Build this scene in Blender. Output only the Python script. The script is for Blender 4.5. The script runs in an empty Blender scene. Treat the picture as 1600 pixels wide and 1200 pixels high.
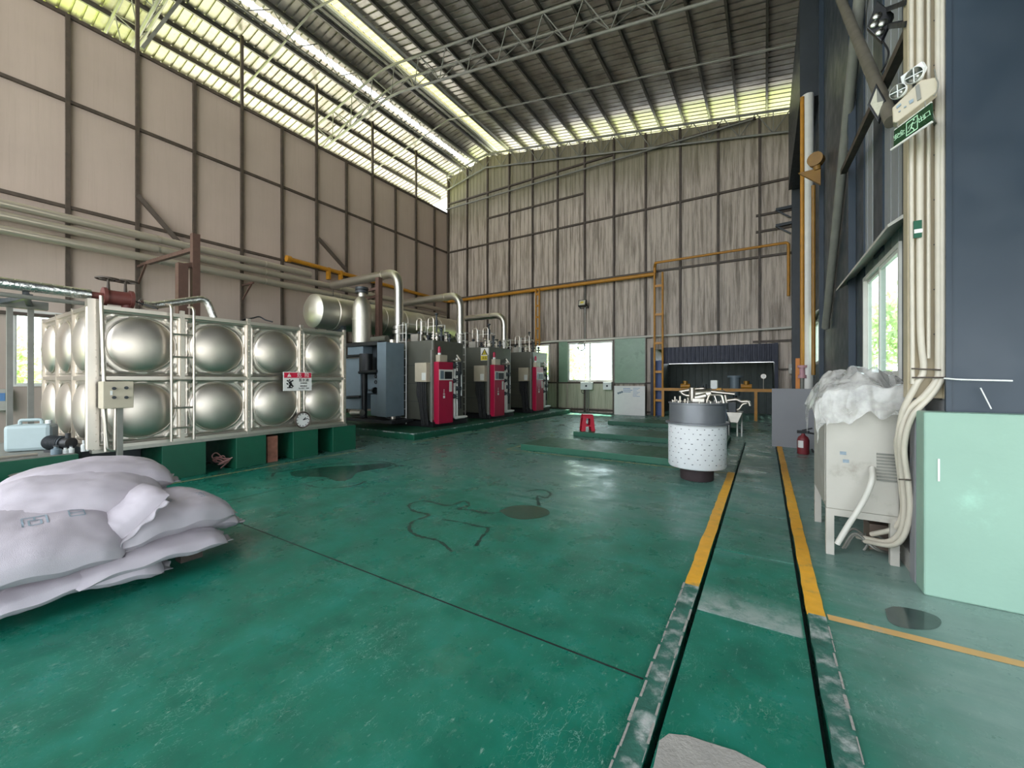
import bpy, bmesh, math, random
from mathutils import Vector, Matrix, noise as mnoise
S = bpy.context.scene
COL = S.collection
random.seed(11)
PI = math.pi
# ---------------------------------------------------------------- camera
F, HZ, CH = 630.0, 593.0, 1.6            # focal length in px, horizon row, eye height
TH = math.atan2(395.0, F)                # the hall's depth axis lies 395 px right of centre
CS, SN = math.cos(TH), math.sin(TH)
cam_d = bpy.data.cameras.new('camera')
cam = bpy.data.objects.new('camera', cam_d); COL.objects.link(cam)
cam.location = (0, 0, CH); cam.rotation_euler = (PI/2, 0, TH)
cam_d.sensor_width = 36.0; cam_d.lens = 36.0*F/1600.0; cam_d.shift_y = (HZ-600.0)/1600.0
cam_d.clip_start = 0.02; cam_d.clip_end = 500
S.camera = cam
# ---------------------------------------------------------------- light and exposure
world = bpy.data.worlds.new('world'); S.world = world; world.use_nodes = True
wn = world.node_tree; wn.nodes.clear()
bgn = wn.nodes.new('ShaderNodeBackground'); won = wn.nodes.new('ShaderNodeOutputWorld')
bgn.inputs[0].default_value = (0.86, 0.93, 1.0, 1); bgn.inputs[1].default_value = 2.6
wn.links.new(bgn.outputs[0], won.inputs[0])
sun_d = bpy.data.lights.new('sun', 'SUN'); sun_d.energy = 11.0; sun_d.angle = 0.03; sun_d.color = (1.0, 0.95, 0.86)
sun = bpy.data.objects.new('sun', sun_d); COL.objects.link(sun)
sun.rotation_euler = (math.radians(-27), math.radians(-9), 0)
vs = S.view_settings
vs.view_transform = 'Standard'; vs.look = 'None'; vs.gamma = 1.0; vs.use_curve_mapping = False
vs.exposure = 0.95
S.cycles.max_bounces = 10; S.cycles.diffuse_bounces = 5; S.cycles.glossy_bounces = 4
S.cycles.transparent_max_bounces = 12; S.cycles.transmission_bounces = 6
S.cycles.sample_clamp_indirect = 6.0
S.cycles.caustics_reflective = False; S.cycles.caustics_refractive = False

# ---------------------------------------------------------------- helpers
def pt(x, y, X=None, Y=None, Z=None):
    """the place where the line of sight of photo pixel (x, y) meets the plane X=, Y= or Z="""
    xc = (x-800.0)/F
    d = Vector((xc*CS-SN, xc*SN+CS, (HZ-y)/F))
    if X is not None: t = X/d.x
    elif Y is not None: t = Y/d.y
    else: t = (Z-CH)/d.z
    return Vector((0, 0, CH)) + d*t

def lin(c):
    if isinstance(c, str):
        c = [int(c[i:i+2], 16)/255 for i in (0, 2, 4)]
    return tuple((u/12.92 if u <= .04045 else ((u+.055)/1.055)**2.4) for u in c)

class MB:
    def __init__(s, M=None):
        s.v = []; s.f = []; s.s = []; s.m = []; s.mi = 0; s.M = M
    def add(s, vs_, fs, smooth=False):
        o = len(s.v)
        s.v += [tuple(s.M @ Vector(p)) if s.M else tuple(p) for p in vs_]
        s.f += [tuple(i+o for i in f) for f in fs]
        s.s += ([smooth]*len(fs) if isinstance(smooth, bool) else smooth)
        s.m += [s.mi]*len(fs)
        return s
    def box(s, x0, x1, y0, y1, z0, z1, M=None):
        p = [Vector((x, y, z)) for z in (z0, z1) for y in (y0, y1) for x in (x0, x1)]
        if M: p = [M @ q for q in p]
        return s.add(p, [(0,2,3,1), (4,5,7,6), (0,1,5,4), (2,6,7,3), (0,4,6,2), (1,3,7,5)])
    def cbox(s, c, d, M=None):
        x, y, z = c; a, b, e = d
        T = Matrix.Translation(c) @ (M if M else Matrix())
        return s.box(-a/2, a/2, -b/2, b/2, -e/2, e/2, T)
    def bar(s, p0, p1, w, h=None, up=(0, 0, 1)):
        p0, p1 = Vector(p0), Vector(p1); h = h or w
        d = (p1-p0).normalized(); u = Vector(up)
        if abs(d.dot(u)) > .98: u = Vector((1, 0, 0)) if abs(d.x) < .9 else Vector((0, 1, 0))
        a = d.cross(u).normalized(); b = a.cross(d).normalized()
        p = [q + a*sx*w/2 + b*sy*h/2 for q in (p0, p1) for sx, sy in ((-1,-1), (1,-1), (1,1), (-1,1))]
        return s.add(p, [(3,2,1,0), (4,5,6,7), (0,1,5,4), (1,2,6,5), (2,3,7,6), (3,0,4,7)])
    def cyl(s, p0, p1, r0, r1=None, n=16, caps=True):
        r1 = r0 if r1 is None else r1
        return s.tube([p0, p1], [r0, r1], n, caps)
    def tube(s, pts, r, n=10, caps=True):
        pts = [Vector(p) for p in pts]; m = len(pts)
        rs = r if isinstance(r, (list, tuple)) else [r]*m
        tans = []
        for i in range(m):
            a = pts[i]-pts[i-1] if i else pts[1]-pts[0]
            b = pts[i+1]-pts[i] if i < m-1 else pts[i]-pts[i-1]
            tans.append((a.normalized()+b.normalized()).normalized())
        u = Vector((0, 0, 1)) if abs(tans[0].z) < .9 else Vector((1, 0, 0))
        u = (u - tans[0]*u.dot(tans[0])).normalized()
        V = []
        for i in range(m):
            u = (u - tans[i]*u.dot(tans[i])).normalized()
            w = tans[i].cross(u)
            V += [pts[i] + (u*math.cos(2*PI*k/n) + w*math.sin(2*PI*k/n))*rs[i] for k in range(n)]
        fs = [(i*n+k, i*n+(k+1) % n, (i+1)*n+(k+1) % n, (i+1)*n+k) for i in range(m-1) for k in range(n)]
        sm = [True]*len(fs)
        if caps:
            fs += [tuple(range(n-1, -1, -1)), tuple((m-1)*n+k for k in range(n))]; sm += [False, False]
        return s.add(V, fs, sm)
    def lathe(s, prof, c=(0, 0, 0), axis='z', n=32, smooth=True):
        c = Vector(c); V = []
        for r, h in prof:
            for k in range(n):
                a = 2*PI*k/n; p, q = r*math.cos(a), r*math.sin(a)
                V.append(c + (Vector((p, q, h)) if axis == 'z' else Vector((h, p, q)) if axis == 'x' else Vector((q, h, p))))
        m = len(prof)
        fs = [(i*n+k, i*n+(k+1) % n, (i+1)*n+(k+1) % n, (i+1)*n+k) for i in range(m-1) for k in range(n)]
        return s.add(V, fs, smooth)
    def ball(s, c, r, n=12, sc=(1, 1, 1)):
        prof = [(max(1e-4, math.sin(PI*i/n)*r), -math.cos(PI*i/n)*r) for i in range(n+1)]
        V = []
        for rr, h in prof:
            for k in range(n+4):
                a = 2*PI*k/(n+4)
                V.append((c[0]+rr*math.cos(a)*sc[0], c[1]+rr*math.sin(a)*sc[1], c[2]+h*sc[2]))
        N = n+4
        return s.add(V, [(i*N+k, i*N+(k+1) % N, (i+1)*N+(k+1) % N, (i+1)*N+k) for i in range(n) for k in range(N)], True)
    def torus(s, c, R, r, axis='z', n=28, m=8, arc=2*PI):
        pts = []
        full = abs(arc-2*PI) < 1e-6
        for k in range(n+1):
            a = arc*k/n; p, q = R*math.cos(a), R*math.sin(a)
            pts.append(Vector(c) + (Vector((p, q, 0)) if axis == 'z' else Vector((0, p, q)) if axis == 'x' else Vector((p, 0, q))))
        return s.tube(pts, r, m, not full)
    def prism(s, poly, ext):
        e = Vector(ext); n = len(poly); P = [Vector(p) for p in poly]
        return s.add(P+[p+e for p in P], [tuple(range(n-1, -1, -1)), tuple(range(n, 2*n))] + [(i, (i+1) % n, n+(i+1) % n, n+i) for i in range(n)])
    def grid(s, fn, nu, nv, smooth=True):
        V = [fn(i/nu, j/nv) for j in range(nv+1) for i in range(nu+1)]
        W = nu+1
        return s.add(V, [(j*W+i, j*W+i+1, (j+1)*W+i+1, (j+1)*W+i) for j in range(nv) for i in range(nu)], smooth)
    def build(s, name, mat, parent=None, bevel=0.0, local=False, solid=0.0):
        """link the collected shapes as ONE mesh object; without a parent its origin goes to its base"""
        off = Vector((0, 0, 0))
        if not local:
            if parent is not None: off = wloc(parent)
            else:
                xs, ys, zs = zip(*s.v)
                off = Vector(((min(xs)+max(xs))/2, (min(ys)+max(ys))/2, min(zs)))
        me = bpy.data.meshes.new(name)
        me.from_pydata([tuple(Vector(p)-off) for p in s.v], [], s.f)
        me.polygons.foreach_set('use_smooth', s.s)
        for q in (mat if isinstance(mat, list) else [mat]): me.materials.append(q)
        me.polygons.foreach_set('material_index', s.m); me.update()
        bm = bmesh.new(); bm.from_mesh(me); bmesh.ops.recalc_face_normals(bm, faces=bm.faces); bm.to_mesh(me); bm.free()
        if any(s.s): me.set_sharp_from_angle(angle=math.radians(38))
        o = bpy.data.objects.new(name, me); COL.objects.link(o)
        if parent is not None: o.parent = parent
        else: o.location = off
        if bevel:
            b = o.modifiers.new('edge', 'BEVEL'); b.width = bevel; b.segments = 2; b.limit_method = 'ANGLE'; b.angle_limit = math.radians(50)
        if solid:
            d = o.modifiers.new('gauge', 'SOLIDIFY'); d.thickness = solid; d.offset = 0
        return o

def wloc(o):
    v = Vector((0, 0, 0))
    while o is not None:
        v = v + o.location; o = o.parent
    return v

def fillet(pts, r, n=6):
    pts = [Vector(p) for p in pts]; out = [pts[0]]
    for i in range(1, len(pts)-1):
        a, b, c = pts[i-1], pts[i], pts[i+1]
        rr = min(r, (a-b).length*.48, (c-b).length*.48)
        p, q = b+(a-b).normalized()*rr, b+(c-b).normalized()*rr
        for k in range(n+1):
            t = k/n
            out.append(p*(1-t)**2 + b*2*t*(1-t) + q*t*t)
    out.append(pts[-1])
    return out

def spline(pts, n=8):
    P = [Vector(p) for p in pts]; P = [P[0]*2-P[1]] + P + [P[-1]*2-P[-2]]; out = []
    for i in range(1, len(P)-2):
        a, b, c, d = P[i-1:i+3]
        for k in range(n):
            t = k/n
            out.append(.5*((2*b)+(c-a)*t+(2*a-5*b+4*c-d)*t*t+(3*b-a-3*c+d)*t**3))
    out.append(P[-2])
    return out

def tag(o, label=None, cat=None, group=None, kind=None):
    if label: o['label'] = label
    if cat: o['category'] = cat
    if group: o['group'] = group
    if kind: o['kind'] = kind
    return o
def thing(name, label, cat, loc=(0, 0, 0), rz=0.0, group=None):
    o = bpy.data.objects.new(name, None); COL.objects.link(o)
    o.empty_display_size = .1
    o.location = loc; o.rotation_euler = (0, 0, rz)
    return tag(o, label, cat, group)
def copy_tree(o, parent=None):
    c = o.copy(); COL.objects.link(c)
    if parent is not None: c.parent = parent
    for ch in list(o.children): copy_tree(ch, c)
    return c
def text_mesh(name, body, size, mat, parent, M, depth=0.002):
    """lettering as a mesh: M places the text's own x/y plane"""
    cu = bpy.data.curves.new(name, 'FONT'); cu.body = body; cu.size = size; cu.extrude = depth/2
    cu.align_x = 'CENTER'; cu.align_y = 'CENTER'; cu.resolution_u = 3
    t = bpy.data.objects.new(name, cu); COL.objects.link(t)
    dg = bpy.context.evaluated_depsgraph_get()
    me = bpy.data.meshes.new_from_object(t.evaluated_get(dg))
    bpy.data.objects.remove(t); bpy.data.curves.remove(cu)
    off = wloc(parent) if parent else Vector((0, 0, 0))
    me.transform(Matrix.Translation(-off) @ M)
    me.materials.clear(); me.materials.append(mat)
    o = bpy.data.objects.new(name, me); COL.objects.link(o)
    if parent: o.parent = parent
    return o
def frame_M(o, ax, ay):
    """matrix whose x/y axes are ax, ay, at o"""
    ax = Vector(ax).normalized(); ay = Vector(ay).normalized(); az = ax.cross(ay)
    M = Matrix((ax, ay, az)).transposed().to_4x4(); M.translation = Vector(o)
    return M

# ---------------------------------------------------------------- materials
def nt(name):
    m = bpy.data.materials.new(name); m.use_nodes = True
    t = m.node_tree; b = t.nodes['Principled BSDF']
    return m, t, b
def N(t, typ, **kw):
    n = t.nodes.new(typ)
    for k, v in kw.items():
        if k.startswith('i_'): n.inputs[k[2:].replace('_', ' ')].default_value = v
        else: setattr(n, k, v)
    return n
def coords(t, scale=(1, 1, 1), src='Object'):
    c = N(t, 'ShaderNodeTexCoord'); mp = N(t, 'ShaderNodeMapping'); mp.inputs['Scale'].default_value = scale
    t.links.new(c.outputs[src], mp.inputs['Vector']); return mp.outputs[0]
def wcoords(t, scale=(1, 1, 1)):
    c = N(t, 'ShaderNodeNewGeometry'); mp = N(t, 'ShaderNodeMapping'); mp.inputs['Scale'].default_value = scale
    t.links.new(c.outputs['Position'], mp.inputs['Vector']); return mp.outputs[0]
def nz(t, vec, scale, detail=5, rough=.55):
    n = N(t, 'ShaderNodeTexNoise'); n.inputs['Scale'].default_value = scale; n.inputs['Detail'].default_value = detail; n.inputs['Roughness'].default_value = rough
    t.links.new(vec, n.inputs['Vector']); return n.outputs['Fac']
def ramp(t, fac, stops):
    r = N(t, 'ShaderNodeValToRGB')
    el = r.color_ramp.elements
    while len(el) < len(stops): el.new(.5)
    for e, (p, c) in zip(el, stops):
        e.position = p; e.color = (*c, 1) if len(c) == 3 else c
    t.links.new(fac, r.inputs[0]); return r.outputs[0]
def mix(t, fac, a, b):
    m = N(t, 'ShaderNodeMix', data_type='RGBA')
    for sock, val in ((m.inputs[0], fac), (m.inputs[6], a), (m.inputs[7], b)):
        if isinstance(val, (int, float)): sock.default_value = val
        elif isinstance(val, tuple): sock.default_value = (*val, 1) if len(val) == 3 else val
        else: t.links.new(val, sock)
    return m.outputs[2]
def math_(t, op, a, b=None):
    m = N(t, 'ShaderNodeMath', operation=op)
    for s_, v in zip(m.inputs, (a, b)):
        if v is None: continue
        if isinstance(v, (int, float)): s_.default_value = v
        else: t.links.new(v, s_)
    return m.outputs[0]
def mrange(t, v, a, b, c=0.0, d=1.0):
    m = N(t, 'ShaderNodeMapRange'); m.interpolation_type = 'SMOOTHSTEP'
    t.links.new(v, m.inputs[0])
    for i, q in zip((1, 2, 3, 4), (a, b, c, d)): m.inputs[i].default_value = q
    return m.outputs[0]
def mk(name, col, rough=.5, metal=0.0, var=.12, scale=4.0, bump=0.0, bscale=40.0, dirt=None, dirt_amt=.5, stretch=(1, 1, 1), spec=.5, rv=.08):
    m, t, b = nt(name); c = lin(col)
    v = coords(t, stretch)
    f = nz(t, v, scale)
    d = tuple(x*(1-var) for x in c); l = tuple(min(1, x*(1+var)) for x in c)
    o = ramp(t, f, [(.3, d), (.7, l)])
    if dirt:
        f2 = nz(t, v, scale*.6+.7, 8, .65)
        o = mix(t, mrange(t, f2, .62-.25*dirt_amt, .82-.2*dirt_amt), o, lin(dirt))
    t.links.new(o, b.inputs['Base Color'])
    b.inputs['Metallic'].default_value = metal
    b.inputs['Specular IOR Level'].default_value = spec
    fr = nz(t, v, scale*2.3)
    t.links.new(mrange(t, fr, .2, .8, max(.03, rough-rv), min(1, rough+rv)), b.inputs['Roughness'])
    if bump:
        bn = N(t, 'ShaderNodeBump'); bn.inputs['Strength'].default_value = bump; bn.inputs['Distance'].default_value = .01
        t.links.new(nz(t, v, bscale, 4), bn.inputs['Height']); t.links.new(bn.outputs[0], b.inputs['Normal'])
    return m
M = {}
M['steel_dark'] = mk('rusty dark steel', '4a3f36', .6, 0, .25, 6, .2)
M['steel_grey'] = mk('grey painted steel', '7d7c74', .5, .0, .12, 5)
M['purlin'] = mk('galvanised purlin', '66625b', .5, .35, .15, 3)
M['truss'] = mk('pale truss paint', '7f7d74', .5, .1, .12, 4)
M['stainless'] = mk('stainless steel', 'd2c9bd', .4, 1.0, .04, 3, rv=.03)
M['stainless_dull'] = mk('dull stainless', 'b5b0a6', .42, 1.0, .1, 7)
M['foil'] = mk('aluminium foil lagging', 'd6d6d4', .22, 1.0, .1, 9, 1.0, 30)
M['lagging'] = mk('aluminium pipe lagging', 'd0ccc2', .34, 1.0, .04, 4, rv=.02)
M['main'] = mk('pipe main cladding', 'b8ad9d', .3, .5, .03, 3, rv=.01)
M['duct'] = mk('satin duct cladding', 'c9c4b8', .46, 1.0, .07, 3)
M['yellow'] = mk('yellow gas paint', 'b57c20', .45, 0, .12, 5, dirt='7a5a2a', dirt_amt=.2)
M['white_paint'] = mk('white paint', 'd8d5cd', .45, 0, .05, 6)
M['white_plastic'] = mk('white plastic', 'dfe0dc', .4, 0, .04, 6)
M['beige'] = mk('beige enamel', 'b9ae98', .45, 0, .05, 5)
M['black'] = mk('black paint', '16171a', .45, 0, .2, 6)
M['rubber'] = mk('black rubber', '1b1b1c', .7, 0, .2, 8)
M['boiler_grey'] = mk('boiler cladding', '5c5c52', .42, .25, .07, 3)
M['machine_blue'] = mk('blue grey enamel', '6d7b84', .4, .05, .08, 3)
M['machine_dark'] = mk('dark grey enamel', '33383c', .45, .1, .12, 3)
M['red'] = mk('crimson enamel', 'a8163c', .35, 0, .06, 4)
M['red_plastic'] = mk('red plastic', 'b3122e', .38, 0, .06, 4)
M['green_paint'] = mk('green concrete paint', '0a5039', .45, 0, .12, 3, .15, 25, dirt='39584a', dirt_amt=.25)
M['green_pale'] = mk('pale green paint', '8aa998', .5, 0, .05, 2.2, .1, 25, dirt='9cc4b0', dirt_amt=.0)
M['kerb_worn'] = mk('worn kerb', '2c5f52', .6, 0, .25, 8, .5, 40, dirt='b9bab6', dirt_amt=.62)
M['tape'] = mk('yellow floor paint', 'e2a52c', .5, 0, .1, 9, .15, 60, dirt='a08a55', dirt_amt=.35)
M['tape_pale'] = mk('faded yellow floor paint', 'a8a06a', .5, 0, .15, 9, dirt='6c8273', dirt_amt=.7)
M['tape_orange'] = mk('dull orange floor paint', 'd0a465', .5, 0, .1, 5, dirt='a6a08c', dirt_amt=.3)
M['concrete'] = mk('bare concrete', '9a968f', .85, 0, .12, 5, .5, 60, dirt='6f6d68', dirt_amt=.3)
M['gap'] = mk('black gap', '0d0f0e', .9, 0, .2, 5)
M['brick'] = mk('brick', '8a5b4a', .9, 0, .25, 9, .4)
M['bag'] = mk('white woven bag', 'b7aeb5', .5, 0, .04, 5, .35, 260)
M['bag_hem'] = mk('bag hem', 'aaa3a8', .6, 0, .06, 12, .5, 160)
M['ink'] = mk('faded ink', '8a98a2', .7, 0, .15, 30)
M['wood'] = mk('dark pallet wood', '3b342d', .8, 0, .2, 8, .3, 40, stretch=(1, 8, 8))
M['cond'] = mk('cream conduit', 'c4bbab', .4, 0, .05, 6)
M['pvc'] = mk('grey white pvc', 'c6c2b8', .4, 0, .04, 6)
M['column'] = mk('cream column paint', 'b8a98d', .5, 0, .07, 3, dirt='8d8068', dirt_amt=.25)
M['blue_wall'] = mk('blue grey wall sheet', '2f3a45', .42, .1, .06, 1.5)
M['grey_wall'] = mk('grey wall sheet', '94979a', .45, .1, .06, 1.5)
M['brown_grey'] = mk('brown grey tube', '6a6458', .5, .1, .1, 4)
M['navy'] = mk('navy sheet', '0a1228', .5, .2, .12, 3)
M['booth'] = mk('dark booth sheet', '3c4643', .5, .2, .15, 3)
M['board'] = mk('grey board', '87878a', .55, 0, .04, 2)
M['cab'] = mk('pale grey cabinet', 'b3aea4', .42, .1, .05, 3, dirt='8e867a', dirt_amt=.2)
M['drum_grey'] = mk('grey drum steel', '74767a', .38, .35, .06, 4)
M['drum_white'] = mk('white drum ceramic', 'd5d6d6', .7, 0, .04, 7, .4, 40, dirt='c4b4b2', dirt_amt=.2)
M['fire_red'] = mk('dull red', '7a2a30', .45, 0, .1, 5)
M['paper'] = mk('paper', 'd8d8d0', .7, 0, .03, 5)
M['sign_white'] = mk('sign white', 'e0ddd8', .45, 0, .03, 5)
M['sign_red'] = mk('sign red', 'c5183c', .45, 0, .04, 5)
M['sign_yellow'] = mk('sign yellow', 'd8c23a', .45, 0, .05, 5)
M['sign_green'] = mk('sign green', '07331a', .3, 0, .06, 5)
M['exit_print'] = mk('exit print', 'bfe8c6', .4, 0, .03, 5)
M['print_black'] = mk('print black', '1c1a1a', .6, 0, .1, 5)
M['print_blue'] = mk('print blue', '5f86b5', .6, 0, .1, 5)
M['lens'] = mk('lamp reflector', '9c9c96', .3, 1.0, .03, 5)
M['lamp_cream'] = mk('led panel', 'c8c4b0', .3, 0, .05, 20)
M['valve_red'] = mk('red brown valve', '6b3b35', .5, .1, .15, 8)
M['brown_post'] = mk('brown steel post', '5a4238', .55, .0, .15, 5)
M['hose_red'] = mk('pinkish hose', '9a6b66', .5, 0, .1, 8)
M['canister'] = mk('translucent canister', 'a3b2b2', .4, 0, .04, 4)
M['bark'] = mk('bark', '5b4a3a', .9, 0, .2, 8)
M['green_sheet'] = mk('dull green tinted sheet', '7d9880', .35, 0, .1, 2, dirt='5f7a66', dirt_amt=.4)
M['navy_light'] = mk('blue panel', '34497a', .5, 0, .1, 3)
M['brass'] = mk('brassy valve', '9a7230', .4, .5, .15, 6)
M['pink'] = mk('faded red valve', 'b88a90', .45, 0, .1, 6)
M['orange'] = mk('orange paint', 'c87a28', .45, 0, .1, 4)
M['yellow_dull'] = mk('dull ochre paint', '8a6428', .5, 0, .15, 4)
M['drum_foot'] = mk('charred foot', '35292a', .75, 0, .2, 6)
M['wet'] = mk('wet dark green', '23493b', .2, 0, .2, 3)
M['wet_grey'] = mk('wet grey floor', '3d4d49', .08, 0, .15, 3)
M['stain'] = mk('dark dried stain', '17382f', .5, 0, .3, 12)
M['wood2'] = mk('brown box', '7d6c60', .8, 0, .1, 4)
def glass_mat(name, tint, alpha, rough=.05):
    m, t, b = nt(name)
    g = N(t, 'ShaderNodeBsdfGlossy'); g.inputs['Roughness'].default_value = rough
    tr = N(t, 'ShaderNodeBsdfTransparent'); tr.inputs[0].default_value = (*tint, 1)
    fr = N(t, 'ShaderNodeLayerWeight'); fr.inputs[0].default_value = .12
    mx = N(t, 'ShaderNodeMixShader'); t.links.new(math_(t, 'MULTIPLY', fr.outputs[1], .35), mx.inputs[0]); t.links.new(tr.outputs[0], mx.inputs[1]); t.links.new(g.outputs[0], mx.inputs[2])
    o = t.nodes['Material Output']; t.links.new(mx.outputs[0], o.inputs[0])
    # a little dust on the pane
    return m
M['glass'] = glass_mat('window glass', (.9, .97, .95), 1)
M['glass_green'] = glass_mat('green tinted glass', (.62, .84, .74), 1)
def frp(name, col, trans=.6):
    m, t, b = nt(name)
    v = coords(t)
    c = lin(col); f = nz(t, v, 1.1, 6)
    cc = ramp(t, f, [(.3, tuple(x*.8 for x in c)), (.7, c)])
    d = N(t, 'ShaderNodeBsdfDiffuse'); tl = N(t, 'ShaderNodeBsdfTranslucent')
    t.links.new(cc, d.inputs[0]); t.links.new(cc, tl.inputs[0])
    mx = N(t, 'ShaderNodeMixShader'); mx.inputs[0].default_value = trans
    t.links.new(d.outputs[0], mx.inputs[1]); t.links.new(tl.outputs[0], mx.inputs[2])
    t.links.new(mx.outputs[0], t.nodes['Material Output'].inputs[0])
    return m
M['frp_yellow'] = frp('yellowed skylight sheet', 'a9a672')
M['frp_white'] = frp('white skylight sheet', 'e6ebee', .7)
M['frp_lime'] = frp('lime skylight sheet', 'cfdc8c', .6)
def plastic_film():
    m, t, b = nt('clear plastic sheet')
    d = N(t, 'ShaderNodeBsdfPrincipled'); d.inputs['Base Color'].default_value = (.62, .6, .57, 1); d.inputs['Roughness'].default_value = .22
    tr = N(t, 'ShaderNodeBsdfTransparent')
    mx = N(t, 'ShaderNodeMixShader')
    f = nz(t, coords(t), 6, 6)
    t.links.new(mrange(t, f, .3, .7, .35, .8), mx.inputs[0])
    t.links.new(tr.outputs[0], mx.inputs[1]); t.links.new(d.outputs[0], mx.inputs[2])
    t.links.new(mx.outputs[0], t.nodes['Material Output'].inputs[0])
    return m
M['film'] = plastic_film()
def leaf_mat(name, a, b_):
    m, t, b = nt(name)
    c = ramp(t, nz(t, coords(t), 3.0, 4), [(.35, lin(a)), (.65, lin(b_))])
    d = N(t, 'ShaderNodeBsdfDiffuse'); tl = N(t, 'ShaderNodeBsdfTranslucent')
    t.links.new(c, d.inputs[0]); t.links.new(c, tl.inputs[0])
    mx = N(t, 'ShaderNodeMixShader'); mx.inputs[0].default_value = .4
    t.links.new(d.outputs[0], mx.inputs[1]); t.links.new(tl.outputs[0], mx.inputs[2])
    t.links.new(mx.outputs[0], t.nodes['Material Output'].inputs[0]); return m
M['leaf'] = leaf_mat('leaves', 'a9bd84', 'dbe6c2')
# floor: green epoxy, greyed by wear and painted-in glare towards machines and walkway
def floor_mat():
    m, t, b = nt('worn green floor paint')
    v = wcoords(t); sep = N(t, 'ShaderNodeSeparateXYZ'); t.links.new(v, sep.inputs[0])
    x, y = sep.outputs[0], sep.outputs[1]
    n1 = nz(t, v, .55, 9, .62); n2 = nz(t, v, 3.2, 8, .6); n3 = nz(t, wcoords(t, (1.0, 5.0, 1)), 2.0, 8, .7)
    green = ramp(t, n2, [(.3, lin('045a49')), (.5, lin('076b56')), (.75, lin('187a6a'))])
    grey = ramp(t, n3, [(.3, lin('3f655b')), (.7, lin('72908a'))])
    # wear further in, with sky reflection painted into it; wear along the right-hand wall
    wy = mrange(t, y, 1.2, 6.5, -.28, .44); wx = mrange(t, x, -.2, 1.2, 0.0, .55)
    w = math_(t, 'ADD', math_(t, 'ADD', wy, wx), math_(t, 'MULTIPLY', math_(t, 'SUBTRACT', n1, .5), 1.25))
    w = math_(t, 'ADD', w, math_(t, 'MULTIPLY', math_(t, 'SUBTRACT', n3, .5), .7))
    w = mrange(t, w, .05, .62, 0.05, .92)
    c = mix(t, w, green, grey)
    # fine scratches and chips
    sc = nz(t, wcoords(t, (1, .35, 1)), 38, 6, .75)
    c = mix(t, mrange(t, sc, .58, .72, 0, .55), c, lin('a9c4b6'))
    # hair cracks and scuffs in the paint
    ln1 = nz(t, wcoords(t, (1, 1, 1)), 5.5, 4, .6); ln2 = nz(t, wcoords(t, (2.4, .8, 1)), 7.0, 3, .6)
    for l_, wd_, am in ((ln1, .005, .25), (ln2, .006, .3)):
        k_ = math_(t, 'ABSOLUTE', math_(t, 'SUBTRACT', l_, .5))
        k_ = mrange(t, k_, wd_*.3, wd_, am, 0)
        k_ = math_(t, 'MULTIPLY', k_, mrange(t, nz(t, v, 2.1, 4), .45, .62))
        c = mix(t, k_, c, lin('a9cabb'))
    c = mix(t, mrange(t, nz(t, v, 75, 3, .7), .66, .76, 0, .45), c, lin('b3cfc3'))
    # grey scuffed band along the cover joint
    bd = math_(t, 'MULTIPLY', mrange(t, y, 3.065, 3.08), mrange(t, y, 3.1, 3.55, 1, 0))
    bd = math_(t, 'MULTIPLY', bd, math_(t, 'MULTIPLY', mrange(t, x, -.41, -.39), mrange(t, x, .19, .21, 1, 0)))
    c = mix(t, math_(t, 'MULTIPLY', bd, mrange(t, nz(t, v, 9, 6, .7), .3, .6, .25, .95)), c, lin('9aa6a0'))
    dust_flare = math_(t, 'MULTIPLY', mrange(t, x, .2, 1.1, 0, .8), mrange(t, n1, .3, .6, .45, 1))  # pale dust at the right, with lens flare painted into its colour
    c = mix(t, dust_flare, c, lin('8fa39b'))
    blot = nz(t, v, 1.7, 10, .7)
    c = mix(t, mrange(t, blot, .60, .72, 0, .55), c, lin('0c3f33'))
    rust = nz(t, wcoords(t, (.8, 2.2, 1)), .9, 6, .6)
    c = mix(t, mrange(t, rust, .66, .78, 0, .5), c, lin('6a5a40'))
    t.links.new(c, b.inputs['Base Color'])
    r = nz(t, v, 2.4, 8, .65)
    t.links.new(mrange(t, r, .3, .7, .2, .46), b.inputs['Roughness']); b.inputs['Specular IOR Level'].default_value = .38
    bn = N(t, 'ShaderNodeBump'); bn.inputs['Strength'].default_value = .12; bn.inputs['Distance'].default_value = .006
    t.links.new(nz(t, v, 26, 8, .7), bn.inputs['Height']); t.links.new(bn.outputs[0], b.inputs['Normal'])
    return m
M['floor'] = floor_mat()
def wall_sheet(name, light, dark, moss=None, streak=1.0):
    m, t, b = nt(name)
    v = coords(t); sep = N(t, 'ShaderNodeSeparateXYZ'); t.links.new(v, sep.inputs[0])
    s1 = nz(t, coords(t, (5, 5, .28)), 1.5, 8, .7)
    s2 = nz(t, coords(t, (18, 18, .6)), 1.2, 5, .6)
    big = nz(t, v, .5, 5)
    c = ramp(t, big, [(.3, tuple(q*.88 for q in lin(light))), (.7, lin(light))])
    f = mrange(t, s1, .42, .64, 0, .85*streak)
    c = mix(t, f, c, lin(dark))
    c = mix(t, mrange(t, s2, .56, .7, 0, .5*streak), c, tuple(q*.75 for q in lin(dark)))
    if moss:
        z = mrange(t, math_(t, 'ADD', sep.outputs[2], math_(t, 'MULTIPLY', big, 2.0)), 10.8, 13.2, 0, .75)
        c = mix(t, z, c, lin(moss))
    t.links.new(c, b.inputs['Base Color']); b.inputs['Roughness'].default_value = .55
    return m
M['wall_rear'] = wall_sheet('streaked wall sheet', 'c4b5a6', '75685a', '6f6a4c')
M['wall_left'] = wall_sheet('cream wall panel', 'bdaa9d', 'aa998b', None, .25)
M['wall_low'] = wall_sheet('lower wall panel', 'bcb8a0', '8a8a74', None, .8)
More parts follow.
